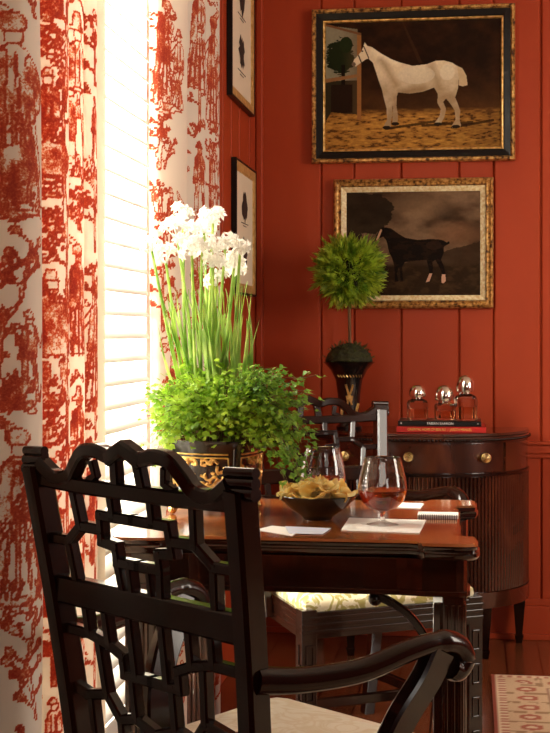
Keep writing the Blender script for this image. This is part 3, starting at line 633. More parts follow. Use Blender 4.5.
# ------------------------------------------------------------------ armchairs
TOPK = [1.0]
def halfw(z): return .203+.037*(z-.45)/.5
def yb(z): return -.235-.065*max(0, (z-.45)/.5)**1.3
def Bp(s, z, off=0):
    z = .45+(z-.45)*TOPK[0] if z > .45 else z
    return Vector((s*halfw(z), yb(z)+off, z))
def make_chair(loc, rz, label, seatmat):
    t = empty('chippendale_armchair', loc, rz, label=label, cat='chair', group='pair of fretwork armchairs at the games table')
    for sx in (-1, 1):
        pts = [Vector((sx*.205, -.315, 0)), Vector((sx*.204, -.275, .18)), Vector((sx*.203, -.240, .38)), Bp(sx, .45), Bp(sx, .55), Bp(sx, .68), Bp(sx, .80), Bp(sx, .90), Bp(sx, .945)]
        MB().sweep(catmull(pts, 4), .034, .040, (0, 1, 0)).build('back_post', 'mahog', t, smooth=True)
        # moulded ear scroll
        e = MB(); c = Bp(sx*1.0, .952)
        for k, dz in enumerate((-.014, .000, .014)):
            e.tube([c+Vector((-.026, 0, dz)), c+Vector((.026+.006*(sx > 0), 0, dz+.002))], .0098-.0012*k, n=14)
        e.sweep([c+Vector((-.022, .004, -.006)), c+Vector((.022, .004, -.004))], .014, .034)
        e.build('ear', 'mahog', t, smooth=True)
    # crest: serpentine top over a straight rail
    cp = [(-.93, .950), (-.78, .930), (-.62, .934), (-.52, .955), (-.42, .974), (-.28, .978), (-.14, .972), (0, .984), (.14, .972), (.28, .978), (.42, .974), (.52, .955), (.62, .934), (.78, .930), (.93, .950)]
    m_ = MB(); m_.sweep(catmull([Bp(s, z) for s, z in cp], 6), .024, .022)
    m_.sweep([Bp(-.16, .968), Bp(0, .986), Bp(.16, .968)], .026, .024)
    m_.sweep([Bp(-.96, .925), Bp(-.5, .921), Bp(0, .921), Bp(.5, .921), Bp(.96, .925)], .022, .024)
    m_.sweep([Bp(-.13, .93), Bp(-.11, .97)], .020, .016, (0, 1, 0)); m_.sweep([Bp(.13, .93), Bp(.11, .97)], .020, .016, (0, 1, 0))
    m_.sweep([Bp(-.42, .93), Bp(-.34, .94), Bp(-.36, .962)], .014, .012, (0, 1, 0)); m_.sweep([Bp(.42, .93), Bp(.34, .94), Bp(.36, .962)], .014, .012, (0, 1, 0))
    m_.build('crest_rail', 'mahog', t, smooth=True)
    MB().sweep([Bp(-.97, .752), Bp(0, .752), Bp(.97, .752)], .026, .044).build('middle_rail', 'mahog', t, smooth=True)
    fr = MB()
    def bar(*pts, w=.0165, h=.018):
        for a, b_ in zip(pts[:-1], pts[1:]):
            A = Bp(*a); B = Bp(*b_); d = (B-A).normalized()*.006
            fr.sweep([A-d, B+d], w, h, (0, 1, 0))
    for q in (-1, 1):
        bar((q*.60, .915), (q*.58, .858), (q*.74, .832), (q*.97, .832)); bar((q*.74, .832), (q*.72, .770)); bar((q*.58, .858), (q*.36, .858))
        bar((q*.20, .915), (q*.20, .880), (q*.34, .880), (q*.36, .840), (q*.22, .836), (q*.22, .812), (0, .812)); bar((q*.22, .812), (q*.20, .770)); bar((q*.20, .880), (0, .880))
        bar((q*.10, .812), (q*.10, .770), w=.011)
        # lower field
        bar((q*.66, .735), (q*.66, .690), (q*.97, .690)); bar((q*.66, .690), (q*.44, .680), (q*.44, .735)); bar((q*.56, .685), (q*.54, .600), (q*.78, .590), (q*.97, .600))
        bar((q*.54, .600), (q*.40, .565), (q*.40, .490)); bar((q*.44, .680), (q*.30, .668), (q*.30, .640), (0, .640)); bar((q*.17, .735), (q*.17, .640)); bar((q*.22, .640), (q*.22, .575), (q*.36, .568))
        bar((q*.22, .575), (0, .560)); bar((q*.14, .560), (q*.14, .490)); bar((q*.74, .590), (q*.74, .490))
    fr.build('fretwork', 'mahog', t, smooth=True)
    MB().sweep([Bp(-.97, .490), Bp(.97, .490)], .026, .030).build('lower_back_rail', 'mahog', t, smooth=True)
    # seat frame: grooved rails
    fw, bw, yf, ybk = .265, .205, .245, -.235
    s_ = MB(); z0, z1 = .372, .440
    s_.prism([(-fw, yf), (-bw, ybk), (bw, ybk), (fw, yf)], z0, z1)
    for z in (.385, .402, .419):
        s_.prism([(-fw-.003, yf+.003), (-bw-.003, ybk), (bw+.003, ybk), (fw+.003, yf+.003)], z, z+.010)
    s_.build('seat_frame', 'mahog', t, bevel=.002)
    rings = []
    for k, (ins, z) in enumerate([(.010, .438), (.006, .452), (.008, .466), (.020, .477), (.05, .486), (.12, .493), (.20, .495)]):
        P = [(-fw+ins, yf-ins), (-bw+ins*.9, ybk+.03+ins), (bw-ins*.9, ybk+.03+ins), (fw-ins, yf-ins)]
        ring = []
        for i in range(4):
            a = Vector(P[i]); b_ = Vector(P[(i+1) % 4])
            pa = Vector(P[i-1])
            for q in (0, 1, 2): pass
            r_ = .03
            ring.append((a+(pa-a).normalized()*r_)); ring.append(a+((pa-a).normalized()+(b_-a).normalized())*r_*.3); ring.append(a+(b_-a).normalized()*r_)
        rings.append([Vector((p.x, p.y, z)) for p in ring])
    MB().loft([[p+Vector((0, 0, (.012 if k else 0) if seatmat == 'cushion' else 0)) for p in q] for k, q in enumerate(rings)]).build('seat_cushion', seatmat, t, smooth=True)
    for sx in (-1, 1):
        l = MB(); x = sx*(fw-.020); y = yf-.020
        l.box((x-.021, y-.021, 0), (x+.021, y+.021, .446))
        for z in (.03, .12, .21, .30):      # blind fret carving
            l.box((x-.012, y+.020, z), (x+.012, y+.024, z+.008)); l.box((x-.012, y+.020, z+.05), (x+.012, y+.024, z+.058))
            l.box((x-.012, y+.020, z), (x-.007, y+.024, z+.058)); l.box((x+.007, y+.020, z), (x+.012, y+.024, z+.058))
            q = x+sx*.020; l.box((min(q, q+sx*.004), y-.012, z), (max(q, q+sx*.004), y+.012, z+.008)); l.box((min(q, q+sx*.004), y-.003, z), (max(q, q+sx*.004), y+.003, z+.058))
        l.build('front_leg', 'mahog', t, bevel=.002)
        MB().sweep([(sx*.240, .21, .13), (sx*.207, -.29, .13)], .018, .030).build('side_stretcher', 'mahog', t)
        m2 = MB(); A = [(sx*.228, -.262, .684), (sx*.246, -.19, .676), (sx*.270, -.10, .678), (sx*.288, -.02, .696), (sx*.297, .035, .702), (sx*.299, .075, .692), (sx*.298, .092, .670), (sx*.296, .080, .655), (sx*.295, .066, .660)]
        A = catmull(A, 6); m2.sweep(A, .038, .036, round_=True, scale=[1.1-.25*math.sin(min(1, i/30)*PI/2)+(.15 if i > 24 else 0) for i in range(len(A))])
        ar = m2.build('arm', 'mahog', t, smooth=True)
        Sp = catmull([(sx*.296, .040, .690), (sx*.288, .020, .650), (sx*.272, -.020, .590), (sx*.258, -.045, .520), (sx*.250, -.040, .440), (sx*.249, -.030, .380)], 6)
        MB().sweep(Sp, .026, .052, (0, 1, 0)).build('arm_support', 'mahog', ar, smooth=True)
    MB().sweep([(-.222, -.02, .13), (.222, -.02, .13)], .018, .028).build('cross_stretcher', 'mahog', t)
    return t
make_chair((-.303, 2.207, 0), math.radians(-38.7), 'dark fretwork armchair with ivory seat, nearest, its back towards the camera', 'cushion')
TOPK[0] = .945
make_chair((-.326, 3.875, 0), math.radians(-148.8), 'dark armchair with a gold damask seat facing the camera, behind the table', 'golddamask')

# ------------------------------------------------------------------ games table
TX0, TX1, TY0, TY1, TZ = -.712, .015, 2.68, 3.41, .75
cx, cy = (TX0+TX1)/2, (TY0+TY1)/2
tb = empty('games_table', (cx, cy, 0), label='polished mahogany games table with shaped projecting corners, set with drinks and snacks', cat='table')
A_, B_ = (TX1-TX0)/2, (TY1-TY0)/2
def outline(ins=0, d=.036):
    a, b_ = A_-ins, B_-ins; c = .115; P = []
    def cor(sx, sy):   # lobed turret corner, counter-clockwise pieces
        o = [(a-c-.02, b_-d), (a-c, b_-d+.004), (a-c+.012, b_-.004), (a-c+.03, b_), (a-.02, b_), (a-.006, b_-.006), (a, b_-.02), (a, b_-c+.03), (a-.004, b_-c+.012), (a-d-.004, b_-c), (a-d-.014, b_-c-.03), (a-d-.002, b_-c-.07)]
        return [(sx*x, sy*y) for x, y in o]
    q1 = cor(1, 1)[::-1]; q2 = cor(-1, 1); q3 = cor(-1, -1)[::-1]; q4 = cor(1, -1)
    return q1+q2+q3+q4
rings = []
for ins, z in [(.012, .718), (.004, .720), (.0, .726), (.0, .732), (.005, .736), (.003, .740), (.003, .745), (.008, .750)]:
    rings.append([Vector((x, y, z)) for x, y in outline(ins)])
MB().loft(rings[:-1]).build('edge_moulding', 'tableside', tb, smooth=True)
MB().loft([[p+Vector((0, 0, -.0008)) for p in rings[-2]], rings[-1]]).build('tabletop', 'tabletop', tb, smooth=True)
ap = MB(); ap.prism(outline(.024, .010), .655, .7175); ap.prism(outline(.018, .010), .646, .657); ap.build('apron', 'tableside', tb, bevel=.0015)
for sx in (-1, 1):
    for sy in (-1, 1):
        l = MB(); x = sx*(A_-.060); y = sy*(B_-.060); h = .030
        c1, c2 = .020, .036     # broad chamfer on the inner edge, reeded faces
        l.prism([(x+sx*a, y+sy*b_) for a, b_ in ((-h, -h), (h, -h), (h, h), (-h+c1, h), (-h, h-c2))][::sx*sy], 0, .648)
        for q in (-.004, .010, .022):
            l.box((x+sx*q-.004, y-h-.003, .02), (x+sx*q+.004, y+h+.003, .63))
        for q in (-.014, .006): l.box((x-h+.002, y-sy*q-.005, .02) , (x+h+.003, y-sy*q+.005, .63)) if sx > 0 else l.box((x-h-.003, y-sy*q-.005, .02), (x+h-.002, y-sy*q+.005, .63))
        leg = l.build('leg', 'tableside', tb, bevel=.002)
        # curved corner bracket
        bk = catmull([(x-sx*.145, y, .640), (x-sx*.115, y, .628), (x-sx*.075, y, .600), (x-sx*.045, y, .560), (x-sx*.030, y, .520)], 6)
        br_ = MB(); br_.sweep(bk, .016, .018, (0, 1, 0)); br_.ball((x-sx*.142, y, .632), .014, 8)
        br_.build('corner_bracket', 'mahog', leg, smooth=True)

# ------------------------------------------------------------------ commode
ccx, cyb, ca, cb = -.200, BY-.045, .412, .42
cm = empty('demilune_commode', (ccx, cyb, 0), label='half-round mahogany commode with a drawer and tambour front against the back wall', cat='cabinet')
def arc(a, b_, n=48, flat=.10):
    """half ellipse-ish plan, x from -a to a, bulging to -y"""
    P = [(a, 0)]
    for i in range(n+1):
        th = PI*i/n; x = math.cos(th); y = math.sin(th)
        P.append((a*math.copysign(abs(x)**.85, x), -flat*b_-(1-flat)*b_*y**.9))
    P.append((-a, 0)); return P
b1 = MB(); b1.prism(arc(ca-.012, cb-.012), .185, .775); b1.build('body', 'commode', cm)
rings = [[Vector((x, y, z)) for x, y in arc(ca-i, cb-i)] for i, z in [(.010, .772), (.002, .776), (.0, .782), (.003, .787), (.0, .792), (.004, .800)]]
MB().loft(rings).build('top', 'commode', cm, smooth=True)
gd = MB(); P = arc(ca+.001, cb+.001, 110)
for i in range(1, len(P)-1): gd.ball((P[i][0], P[i][1], .7775), .0052, 5)
gd.build('gadrooned_edge', 'mahog', cm, smooth=True)
def arcpart(name, i0, i1, out, z0, z1, mt, n=48, bevel=.002):
    O = arc(ca+out, cb+out, n)[i0:i1+1]; I = arc(ca-.014, cb-.014, n)[i0:i1+1]
    mb = MB(); r_ = [[Vector((I[k][0], I[k][1], z0)), Vector((O[k][0], O[k][1], z0)), Vector((O[k][0], O[k][1], z1)), Vector((I[k][0], I[k][1], z1))] for k in range(len(O))]
    mb.loft(r_); return mb.build(name, mt, cm, smooth=True)
dr = arcpart('drawer', 13, 37, -.004, .665, .765, 'commode')
for i in (16, 34):
    x, y = arc(ca, cb)[i]; k = MB(); k.ball((x, y-.014, .715), .013, 10); k.lathe([(.0001, 0), (.018, 0), (.018, .004), (.0001, .004)], (0, 0, 0), 20)
    o = MB(); o.lathe([(.0001, 0), (.019, 0), (.017, .005), (.008, .007), (.007, .014), (.014, .018), (.013, .026), (.0001, .029)], (0, 0, 0), 24)
    o.xf(Matrix.Translation((x, y-.002, .715)) @ Matrix.Rotation(PI/2, 4, 'X')); o.build('drawer_knob', 'brass', dr, smooth=True, label='round brass knob')
x, y = arc(ca, cb)[25]
o = MB(); o.lathe([(.006, .002), (.016, .002), (.018, .005), (.016, .008), (.006, .006)], (0, 0, 0), 24); o.xf(Matrix.Translation((x-.02, y+.003, .720)) @ Matrix.Rotation(PI/2, 4, 'X')); o.build('keyhole_plate', 'brass', dr, smooth=True)
# end stiles of the frieze, tambour ribs, base band
arcpart('frieze_panel', 1, 12, -.005, .665, .765, 'commode'); arcpart('frieze_panel', 38, 49, -.005, .665, .765, 'commode')
arcpart('moulding', 1, 49, .000, .650, .660, 'mahog')
tmb = MB(); P = arc(ca-.008, cb-.008, 400)
acc = 0; last = P[1]; k = 0
for i in range(2, len(P)-1):
    acc += math.hypot(P[i][0]-P[i-1][0], P[i][1]-P[i-1][1])
    if acc >= .0125:
        acc = 0; tmb.tube([(P[i][0], P[i][1], .243), (P[i][0], P[i][1], .648)], .0056, n=6)
tmb.build('tambour', 'commode', cm, smooth=True)
arcpart('base_band', 1, 49, .000, .185, .240, 'commode')
for th in (0.06, .30, .70, .94):
    x, y = arc(ca-.035, cb-.035)[1+int(th*48)]
    l = MB(); yy_ = y if th not in (0.06, .94) else -.045
    l.loft([[Vector((x+dx*s, yy_+dy*s, z)) for dx, dy in ((-1, -1), (1, -1), (1, 1), (-1, 1))] for s, z in ((.011, 0), (.013, .012), (.017, .03), (.012, .032), (.024, .186))])
    l.build('foot', 'mahog', cm)

# ------------------------------------------------------------------ topiary in a black tole urn on the commode
tp = onback(349, 400, 5.15); ux, uy = tp.x, 5.15
top = empty('potted_topiary', (ux, uy, .800), label='ball-shaped green topiary in a black painted urn at the left end of the commode', cat='potted plant')
zt = CAMZ+(HZ-362)*5.12/FPX-.800
MB().lathe([(.0001, 0), (.046, 0), (.048, .010), (.036, .020), (.030, .030), (.034, .045), (.038, zt-.17), (.042, zt-.12), (.050, zt-.066), (.068, zt-.03), (.090, zt-.006), (.097, zt), (.090, zt+.001), (.07, zt-.015), (.0001, zt-.016)], n=48).build('urn', 'black', top, smooth=True)
dec = MB()   # gilt trophy and leaf marks lying on the urn's face towards the room
def urn_r(z): return np.interp(z, [0, .01, .02, .03, .045, zt-.17, zt-.12, zt-.066, zt-.03], [.046, .048, .036, .030, .034, .038, .042, .050, .068])
def on_urn(a, z): r_ = urn_r(z)+.0012; a = a-PI/2+.12; return Vector((math.cos(a)*r_, math.sin(a)*r_, z))
def deco(path, w):
    for p, q in zip(path[:-1], path[1:]): dec.sweep([on_urn(*p), on_urn(*q)], .002, w, (0, 0, 1)) if abs(p[0]-q[0]) > abs(p[1]-q[1])*12 else dec.tube([on_urn(*p), on_urn(*q)], w*.5, n=6)
deco([(-.28, .165), (.0, .12), (.22, .09)], .008); deco([(.28, .165), (.0, .12), (-.22, .09)], .008)
for a in (-.3, 0, .3): deco([(a*.6, .125), (a*.3, .105)], .014)
for k in range(9): deco([(-.8+k*.2, .200), (-.7+k*.2, .192)], .004)
for s in (-1, 1): deco([(s*.95, .045), (s*.75, .07), (s*.95, .095)], .012); deco([(s*.5, .035), (s*.8, .05)], .010)
dec.build('gilt_decoration', 'gold', top, smooth=True)
MB().lathe([(.0001, zt-.012), (.074, zt-.010), (.088, zt+.004), (.078, zt+.030), (.055, zt+.052), (.025, zt+.066), (.0001, zt+.070)], n=28).build('moss', 'moss', top, smooth=True)
zb = CAMZ+(HZ-271)*5.12/FPX-.800
MB().tube(catmull([(0, 0, zt+.02), (.003, 0, zt+.08), (-.002, .002, zb-.05)], 5), .0065, .0055, 8).build('stem', 'bark', top, smooth=True)
def needles(mb, c, r, n, ln, seed, sz=1.0):
    r_ = random.Random(seed)
    for i in range(n):
        d = Vector((r_.gauss(0, 1), r_.gauss(0, 1), r_.gauss(0, 1))).normalized(); rr = r*(.45+.55*r_.random()**.5)
        p = Vector(c)+d*rr*.80; dirn = (d+Vector((r_.gauss(0, .4), r_.gauss(0, .4), r_.gauss(0, .4)+.15))).normalized()
        l = ln*(.7+.6*r_.random()); side = dirn.orthogonal(); side.rotate(Matrix.Rotation(r_.random()*6.28, 3, dirn)); side.normalize(); up = dirn.cross(side)
        wv = l*.11
        for k in range(7):   # flat feathery spray of needles
            t = k/6; a = (1 if k % 2 else -1)*.65*(1-t*.9); q = p+dirn*l*t*.65
            e = q+(dirn*math.cos(a)+side*math.sin(a))*l*.42; w2 = (dirn*math.cos(a)+side*math.sin(a)).cross(up).normalized()*wv*.35
            mb.add([q-w2*.5, q+w2*.5, (q+e)/2+w2, e, (q+e)/2-w2], [(0, 1, 2, 3, 4)])
ms = MB(); needles(ms, (0, 0, 0), .082, 420, .020, 9)
q_ = MB()
for i in range(0, len(ms.v), 35):
    ctr = Vector(ms.v[i])
    if ctr.z > -.01 and i+35 <= len(ms.v): q_.add([(v[0]*1.22, v[1]*1.22, v[2]*1.0+zt+.006) for v in ms.v[i:i+35]], [tuple(range(k*5, k*5+5)) for k in range(7)])
q_.build('moss_tufts', 'moss_leaf', top)
f_ = MB(); needles(f_, (0, 0, zb), .116, 1300, .060, 4); f_.build('foliage', 'topiary', top)
MB().ball((0, 0, zb), .075, 10).build('inner_foliage', 'moss', top, smooth=True)

# ------------------------------------------------------------------ books and scent bottles on the commode
def book(cxp, y, z, w, d, h, mt, name, label, txt, ink, rot=0, marks=True):
    t = empty(name, (cxp, y, z), rot, label=label, cat='book', group='books stacked on the commode')
    c = MB(); c.box((-w/2, -d/2, 0), (w/2, d/2, .0025)); c.box((-w/2, -d/2, h-.0025), (w/2, d/2, h)); c.box((-w/2, -d/2, 0), (w/2, -d/2+.003, h))
    c.build('cover', mt, t, bevel=.0008)
    MB().box((-w/2+.003, -d/2+.003, .0026), (w/2-.003, d/2-.003, h-.0026)).build('pages', 'pages', t)
    for tx, xx, sz, wd in txt:
        tm = text_mb(tx, sz, wd); tm.xf(Matrix.Translation((xx, -d/2-.0006, h/2)) @ Matrix.Rotation(PI/2, 4, 'X')); tm.build('spine_lettering', ink, t)
    return t
bk0 = at(441, 431, .8005); bx = at(441, 430, .8005).x; by = 5.085
bx = (onback(441, 430, by-.11)).x
s5 = FPX/((F.x*bx+F.y*(by-.11)))
book(bx, by, .8005, 89/s5*1.0, .20, .022, 'redbook', 'red_book', 'red book with yellow spine lettering, at the bottom of the stack on the commode', [('ORIENTAL HOME OF BEN ALI  /  JARETH MANUEL', -.005, .0135, 64/s5)], 'yellowink')
book(bx-.006, by+.003, .8232, 83/s5*1.0, .19, .018, 'blackbook', 'black_book', 'black book with white spine lettering, on top of the red book', [('FABIAN BARRON', .003, .0125, 26/s5), ('\u2022', -.135, .02, None), ('\u2022', .135, .014, None)], 'whiteink')
zb_ = .8415
def bottle(px, wpx, capr, h_body, caph, label, y=by, stretch=1):
    p = onback(px, 400, y); D = F.x*p.x+F.y*y; r_ = wpx/2*D/FPX
    t = empty('scent_bottle', (p.x, y, zb_), .3, label=label, cat='bottle', group='silver-topped bottles on the books')
    # squared glass body with shoulders
    def sq(r0, z, c=.3): return [Vector((sx*r0*(1 if q else 1-c), sy*r0*(1-c if q else 1), z)) for sx, sy, q in ((-1, -1, 1), (-1, -1, 0), (1, -1, 0), (1, -1, 1), (1, 1, 1), (1, 1, 0), (-1, 1, 0), (-1, 1, 1))]
    rr = r_*.80
    body = MB().loft([sq(rr*.96, 0), sq(rr, .004), sq(rr, h_body*.78), sq(rr*.9, h_body*.9, .4), sq(rr*.5, h_body, .5)])
    body.build('glass_body', 'glass', t, smooth=True)
    MB().loft([sq(rr*.84, .006), sq(rr*.86, h_body*.5)]).build('scent', 'scent', t, smooth=True)
    n_ = h_body
    MB().lathe([(.0001, n_-.004), (capr*.62, n_-.004), (capr*.62, n_+.004), (capr*.95, n_+.007), (capr, n_+caph*.3), (capr*.97, n_+caph*.55), (capr*.75, n_+caph*.85), (capr*.4, n_+caph*.98), (.0001, n_+caph)], n=28).build('silver_cap', 'silver', t, smooth=True)
bottle(417.5, 23, .033, .076, .050, 'squat glass bottle with a domed silver cap, leftmost of the three on the books')
bottle(444.5, 22, .037, .064, .062, 'short glass bottle with a wide silver cap, middle of the three on the books')
bottle(465.5, 25, .035, .096, .066, 'tallest glass bottle with a round silver cap, rightmost of the three on the books', y=by-.02)

# ------------------------------------------------------------------ jardiniere and plants on the table
jp = at(214, 516, .7505); jp = jp + F*.085
jx, jy = jp.x, jp.y; JR = math.radians(8-20)
jd = empty('painted_jardiniere', (jx, jy, .7505), JR, label='black and gilt painted tole planter on the table by the window', cat='planter')
def jplan(w, r=.012, bow=.010, n=10):
    P = []; h = w/2
    for k in range(4):
        a = k*PI/2; ca_, sa_ = math.cos(a), math.sin(a)
        for i in range(n+1):
            t = -1+2*i/n; x = t*(h-r); y = -h-bow*(1-t*t); P.append((x*ca_-y*sa_, x*sa_+y*ca_))
    return P
H_ = .165
def jr(w, z, bow=.010): return [Vector((x, y, z)) for x, y in jplan(w, bow=bow)]
MB().loft([jr(.145, .018), jr(.160, .020), jr(.163, .032), jr(.158, .036), jr(.172, H_-.02), jr(.180, H_-.014), jr(.182, H_), jr(.170, H_), jr(.160, H_-.02)]).build('pot', 'black', jd, smooth=True)
def jpanel(k, name):
    mb = MB(); rot = Matrix.Rotation(k*PI/2, 4, 'Z')
    return mb, rot
for k in range(4):
    rot = Matrix.Rotation(k*PI/2, 4, 'Z')
    def jy_(x, z, o=.0): t = x/.074; w = .158+(.172-.158)*(z-.036)/(H_-.056); return -(w/2+.010*(1-min(1, t*t))+o)
    g = MB()
    def line(pts, r0=.0016):
        g.tube([rot @ Vector((x, jy_(x, z, .0006), z)) for x, z in pts], r0, n=5)
    for z in (.030, .044, .128, .136, H_-.004): line([(-.066+.0132*i, z-.0*i) for i in range(11)], .0018)
    for x in (-.066, .066): line([(x, .044), (x, .128)], .0018)
    r_ = random.Random(k+3)
    for sgn in (-1, 1):   # scrolling acanthus
        for (x0, z0, s0, d0) in ((0, .058, .020, 1), (.018, .090, .016, -1), (.042, .066, .016, 1), (.045, .104, .013, -1), (.012, .115, .010, 1), (.030, .118, .008, 1), (.056, .084, .010, -1), (.020, .058, .010, -1)):
            pts = []
            for i in range(13):
                th = i/12*4.4; rr_ = s0*(1-i/15); pts.append((sgn*(x0+math.cos(th*d0+.4)*rr_), z0+math.sin(th*d0+.4)*rr_))
            line([(max(-.064, min(.064, a)), max(.046, min(.126, b_))) for a, b_ in pts], .0034)
            for i in range(0, 12, 2):
                a, b_ = pts[i]; e = (a+sgn*r_.uniform(-.010, .010), b_+r_.uniform(-.009, .012))
                line([(max(-.064, min(.064, a)), max(.046, min(.126, b_))), (max(-.064, min(.064, e[0])), max(.046, min(.126, e[1])))], .0036)
    g.build('gilt_scrollwork', 'gold', jd, smooth=True)
    x_ = .079; p = rot @ Vector((x_, -x_, 0))
    MB().tube([(p.x*.93, p.y*.93, .02), (p.x*1.01, p.y*1.01, H_-.01)], .0055, n=10).build('corner_post', 'black', jd, smooth=True)
    MB().ball((p.x*.93, p.y*.93, .0105), .0105, 8).build('foot', 'brass', jd, smooth=True)
MB().prism(jplan(.158), H_-.03, H_-.018).build('soil', 'soil', jd)

jc = Vector((jx, jy, .7505+H_-.02))
# paperwhites
pw = empty('paperwhite_narcissus', jc, label='tall paperwhite narcissus with strap leaves and white flower heads in the painted planter', cat='plant')
bl = MB(); r_ = random.Random(11)
def blade(mb, base, tip, w, bend, r_):
    base = Vector(base); tip = Vector(tip); d = tip-base; side = Vector((r_.gauss(0, 1), r_.gauss(0, 1), 0)).normalized(); rings = []
    n = 9
    for i in range(n+1):
        t = i/n; p = base+d*t+Vector((bend[0], bend[1], 0))*(t*t-t)*1.0+Vector((0, 0, 0))
        ww = w*(1-t**3)*(.8+.4*math.sin(PI*t)); q = side.cross(d).normalized()*w*.18
        rings.append([p-side*ww/2, p+q, p+side*ww/2, p-q*.5])
    mb.loft(rings)
def proj(px, py, D): p = atD(px, py, D); return p-jc
for i in range(78):
    a = r_.random(); px = 156+ (a*96) + r_.gauss(0, 4); tipy = 262+abs(px-205)*.35+r_.random()*55
    D = 3.09+r_.gauss(0, .05); bpx = 190+(px-156)*.58; base = Vector((0, 0, 0))+proj(bpx, 400, 3.10+r_.gauss(0, .03)); base.z = -.005
    if base.xy.length > .055: base.xy = base.xy*(.055/base.xy.length)
    tip = proj(px, tipy, D)
    blade(bl, base, tip, .0085, (r_.gauss(0, .05), r_.gauss(0, .03)), r_)
bl.build('leaves', 'blade', pw, smooth=True, kind='stuff')
def floret(mb, cb_, c, d, s, r_):
    d = d.normalized(); a = d.orthogonal().normalized(); b_ = d.cross(a); ph = r_.random()*6
    for k in range(6):
        th = ph+k*PI/3; o = a*math.cos(th)+b_*math.sin(th); q = -a*math.sin(th)+b_*math.cos(th)
        mb.add([c, c+o*s*.5+q*s*.26+d*s*.05, c+o*s+d*s*-.05, c+o*s*.5-q*s*.26+d*s*.05], [(0, 1, 2, 3)])
    mb.tube([c, c+d*s*.28], s*.16, s*.22, 8)
for (px, py, n_f, D, sx) in ((178, 236, 13, 3.06, 26), (204, 228, 12, 3.12, 24), (225, 244, 10, 3.05, 20), (213, 262, 8, 3.02, 16), (234, 262, 9, 3.10, 16), (216, 281, 7, 3.08, 16), (236, 268, 5, 3.14, 12), (192, 250, 8, 3.0, 18), (166, 258, 9, 3.13, 20), (183, 218, 10, 3.10, 20), (213, 218, 8, 3.06, 18), (152, 246, 8, 3.1, 16), (202, 246, 9, 3.02, 20), (240, 246, 7, 3.06, 16)):
    c = proj(px, py, D); base = proj(198+(px-198)*.45, 400, 3.1); base.z = -.005
    if base.xy.length > .055: base.xy = base.xy*(.055/base.xy.length)
    stm = MB().tube(catmull([base, base*.5+c*.5+Vector((r_.gauss(0, .006), r_.gauss(0, .006), 0)), c-Vector((0, 0, .012))], 5), .0042, .0030, 7).build('flower_stem', 'blade', pw, smooth=True)
    for k in range(n_f):
        mb = MB(); th = 2*PI*k/n_f+r_.random()*.5; el = r_.uniform(-.5, 1.1)
        d = Vector((math.cos(th)*math.cos(el), math.sin(th)*math.cos(el), math.sin(el))); q = c+d*sx*.8/FPX*D*(.55+.4*r_.random())
        mb.tube([c-Vector((0, 0, .012)), q-d*.003], .0011, n=5)
        floret(mb, None, q, d+Vector((0, -.5, 0)), .0175, r_); mb.build('blossom', 'petal', stm)
# maidenhair fern and ivy
def leaflet(mb, p, d, up, s):
    side = d.cross(up).normalized(); d = d.normalized(); cup = up*s*.12
    mb.add([p, p+d*s*.45-side*s*.42+cup, p+d*s*.95-side*s*.30, p+d*s*.82, p+d*s*1.02+side*s*.22, p+d*s*.5+side*s*.45+cup], [(0, 1, 2, 3, 4, 5)])
def ivyleaf(mb, p, d, up, s):
    side = d.cross(up).normalized(); d = d.normalized()
    mb.add([p, p-side*s*.42+d*s*.02, p-side*s*.30+d*s*.38, p-side*s*.12+d*s*.45, p+d*s*1.0, p+side*s*.12+d*s*.45, p+side*s*.30+d*s*.38, p+side*s*.42+d*s*.02], [(0, 1, 2, 3, 4, 5, 6, 7)])
def frond(mb, st, base, tip, rise, n, s, fn, r_, spread=.02):
    base = Vector(base); tip = Vector(tip); mid = (base+tip)/2+Vector((0, 0, rise)); pts = catmull([base, mid, tip], 7)
    st.tube(pts, .0011, .0005, 4)
    for i in range(n):
        t = .22+.78*(i/n); k = min(len(pts)-2, int(t*(len(pts)-1))); p = pts[k].lerp(pts[k+1], t*(len(pts)-1)-k); ax = (pts[k+1]-pts[k]).normalized()
        sd = ax.cross(Vector((0, 0, 1))); sd = sd.normalized() if sd.length > .01 else Vector((1, 0, 0))
        o = sd*r_.gauss(0, spread)+Vector((0, 0, r_.gauss(0, spread*.5)))+ax*r_.gauss(0, .006)
        up = Vector((r_.gauss(0, .5), r_.gauss(0, .5)-.35, 1)).normalized(); d = (o.normalized()+ax*.8+Vector((0, 0, -.25))+Vector((r_.gauss(0, .3), r_.gauss(0, .3), 0)))
        fn(mb, p+o, d, up, s*(.6+.7*r_.random()))
fe = empty('maidenhair_fern', jc, label='lacy light green maidenhair fern filling the painted planter below the white flowers', cat='plant')
lm = MB(); sm = MB(); r_ = random.Random(21)
for i in range(175):
    px = r_.uniform(150, 282); e = (px-212)/66; ty = 362+abs(e)**2*36+r_.random()**1.3*66; D = 3.07+r_.uniform(-.14, .10)
    tip = proj(px, ty, D); base = Vector((tip.x*.35, tip.y*.35, 0)) if True else 0
    base = Vector((max(-.06, min(.06, tip.x*.4)), max(-.06, min(.06, tip.y*.4)), -.002))
    frond(lm, sm, base, tip, .035+.02*r_.random(), 30, .0135, leaflet, r_, .021)
lm.build('leaves', 'fern', fe, kind='stuff'); sm.build('stalks', 'bark', fe, kind='stuff')
iv = empty('trailing_ivy', jc+Vector((.035, 0, 0)), label='darker green ivy trailing over the right side of the painted planter above the bowl', cat='plant')
lm = MB(); sm = MB(); off = Vector((.035, 0, 0))
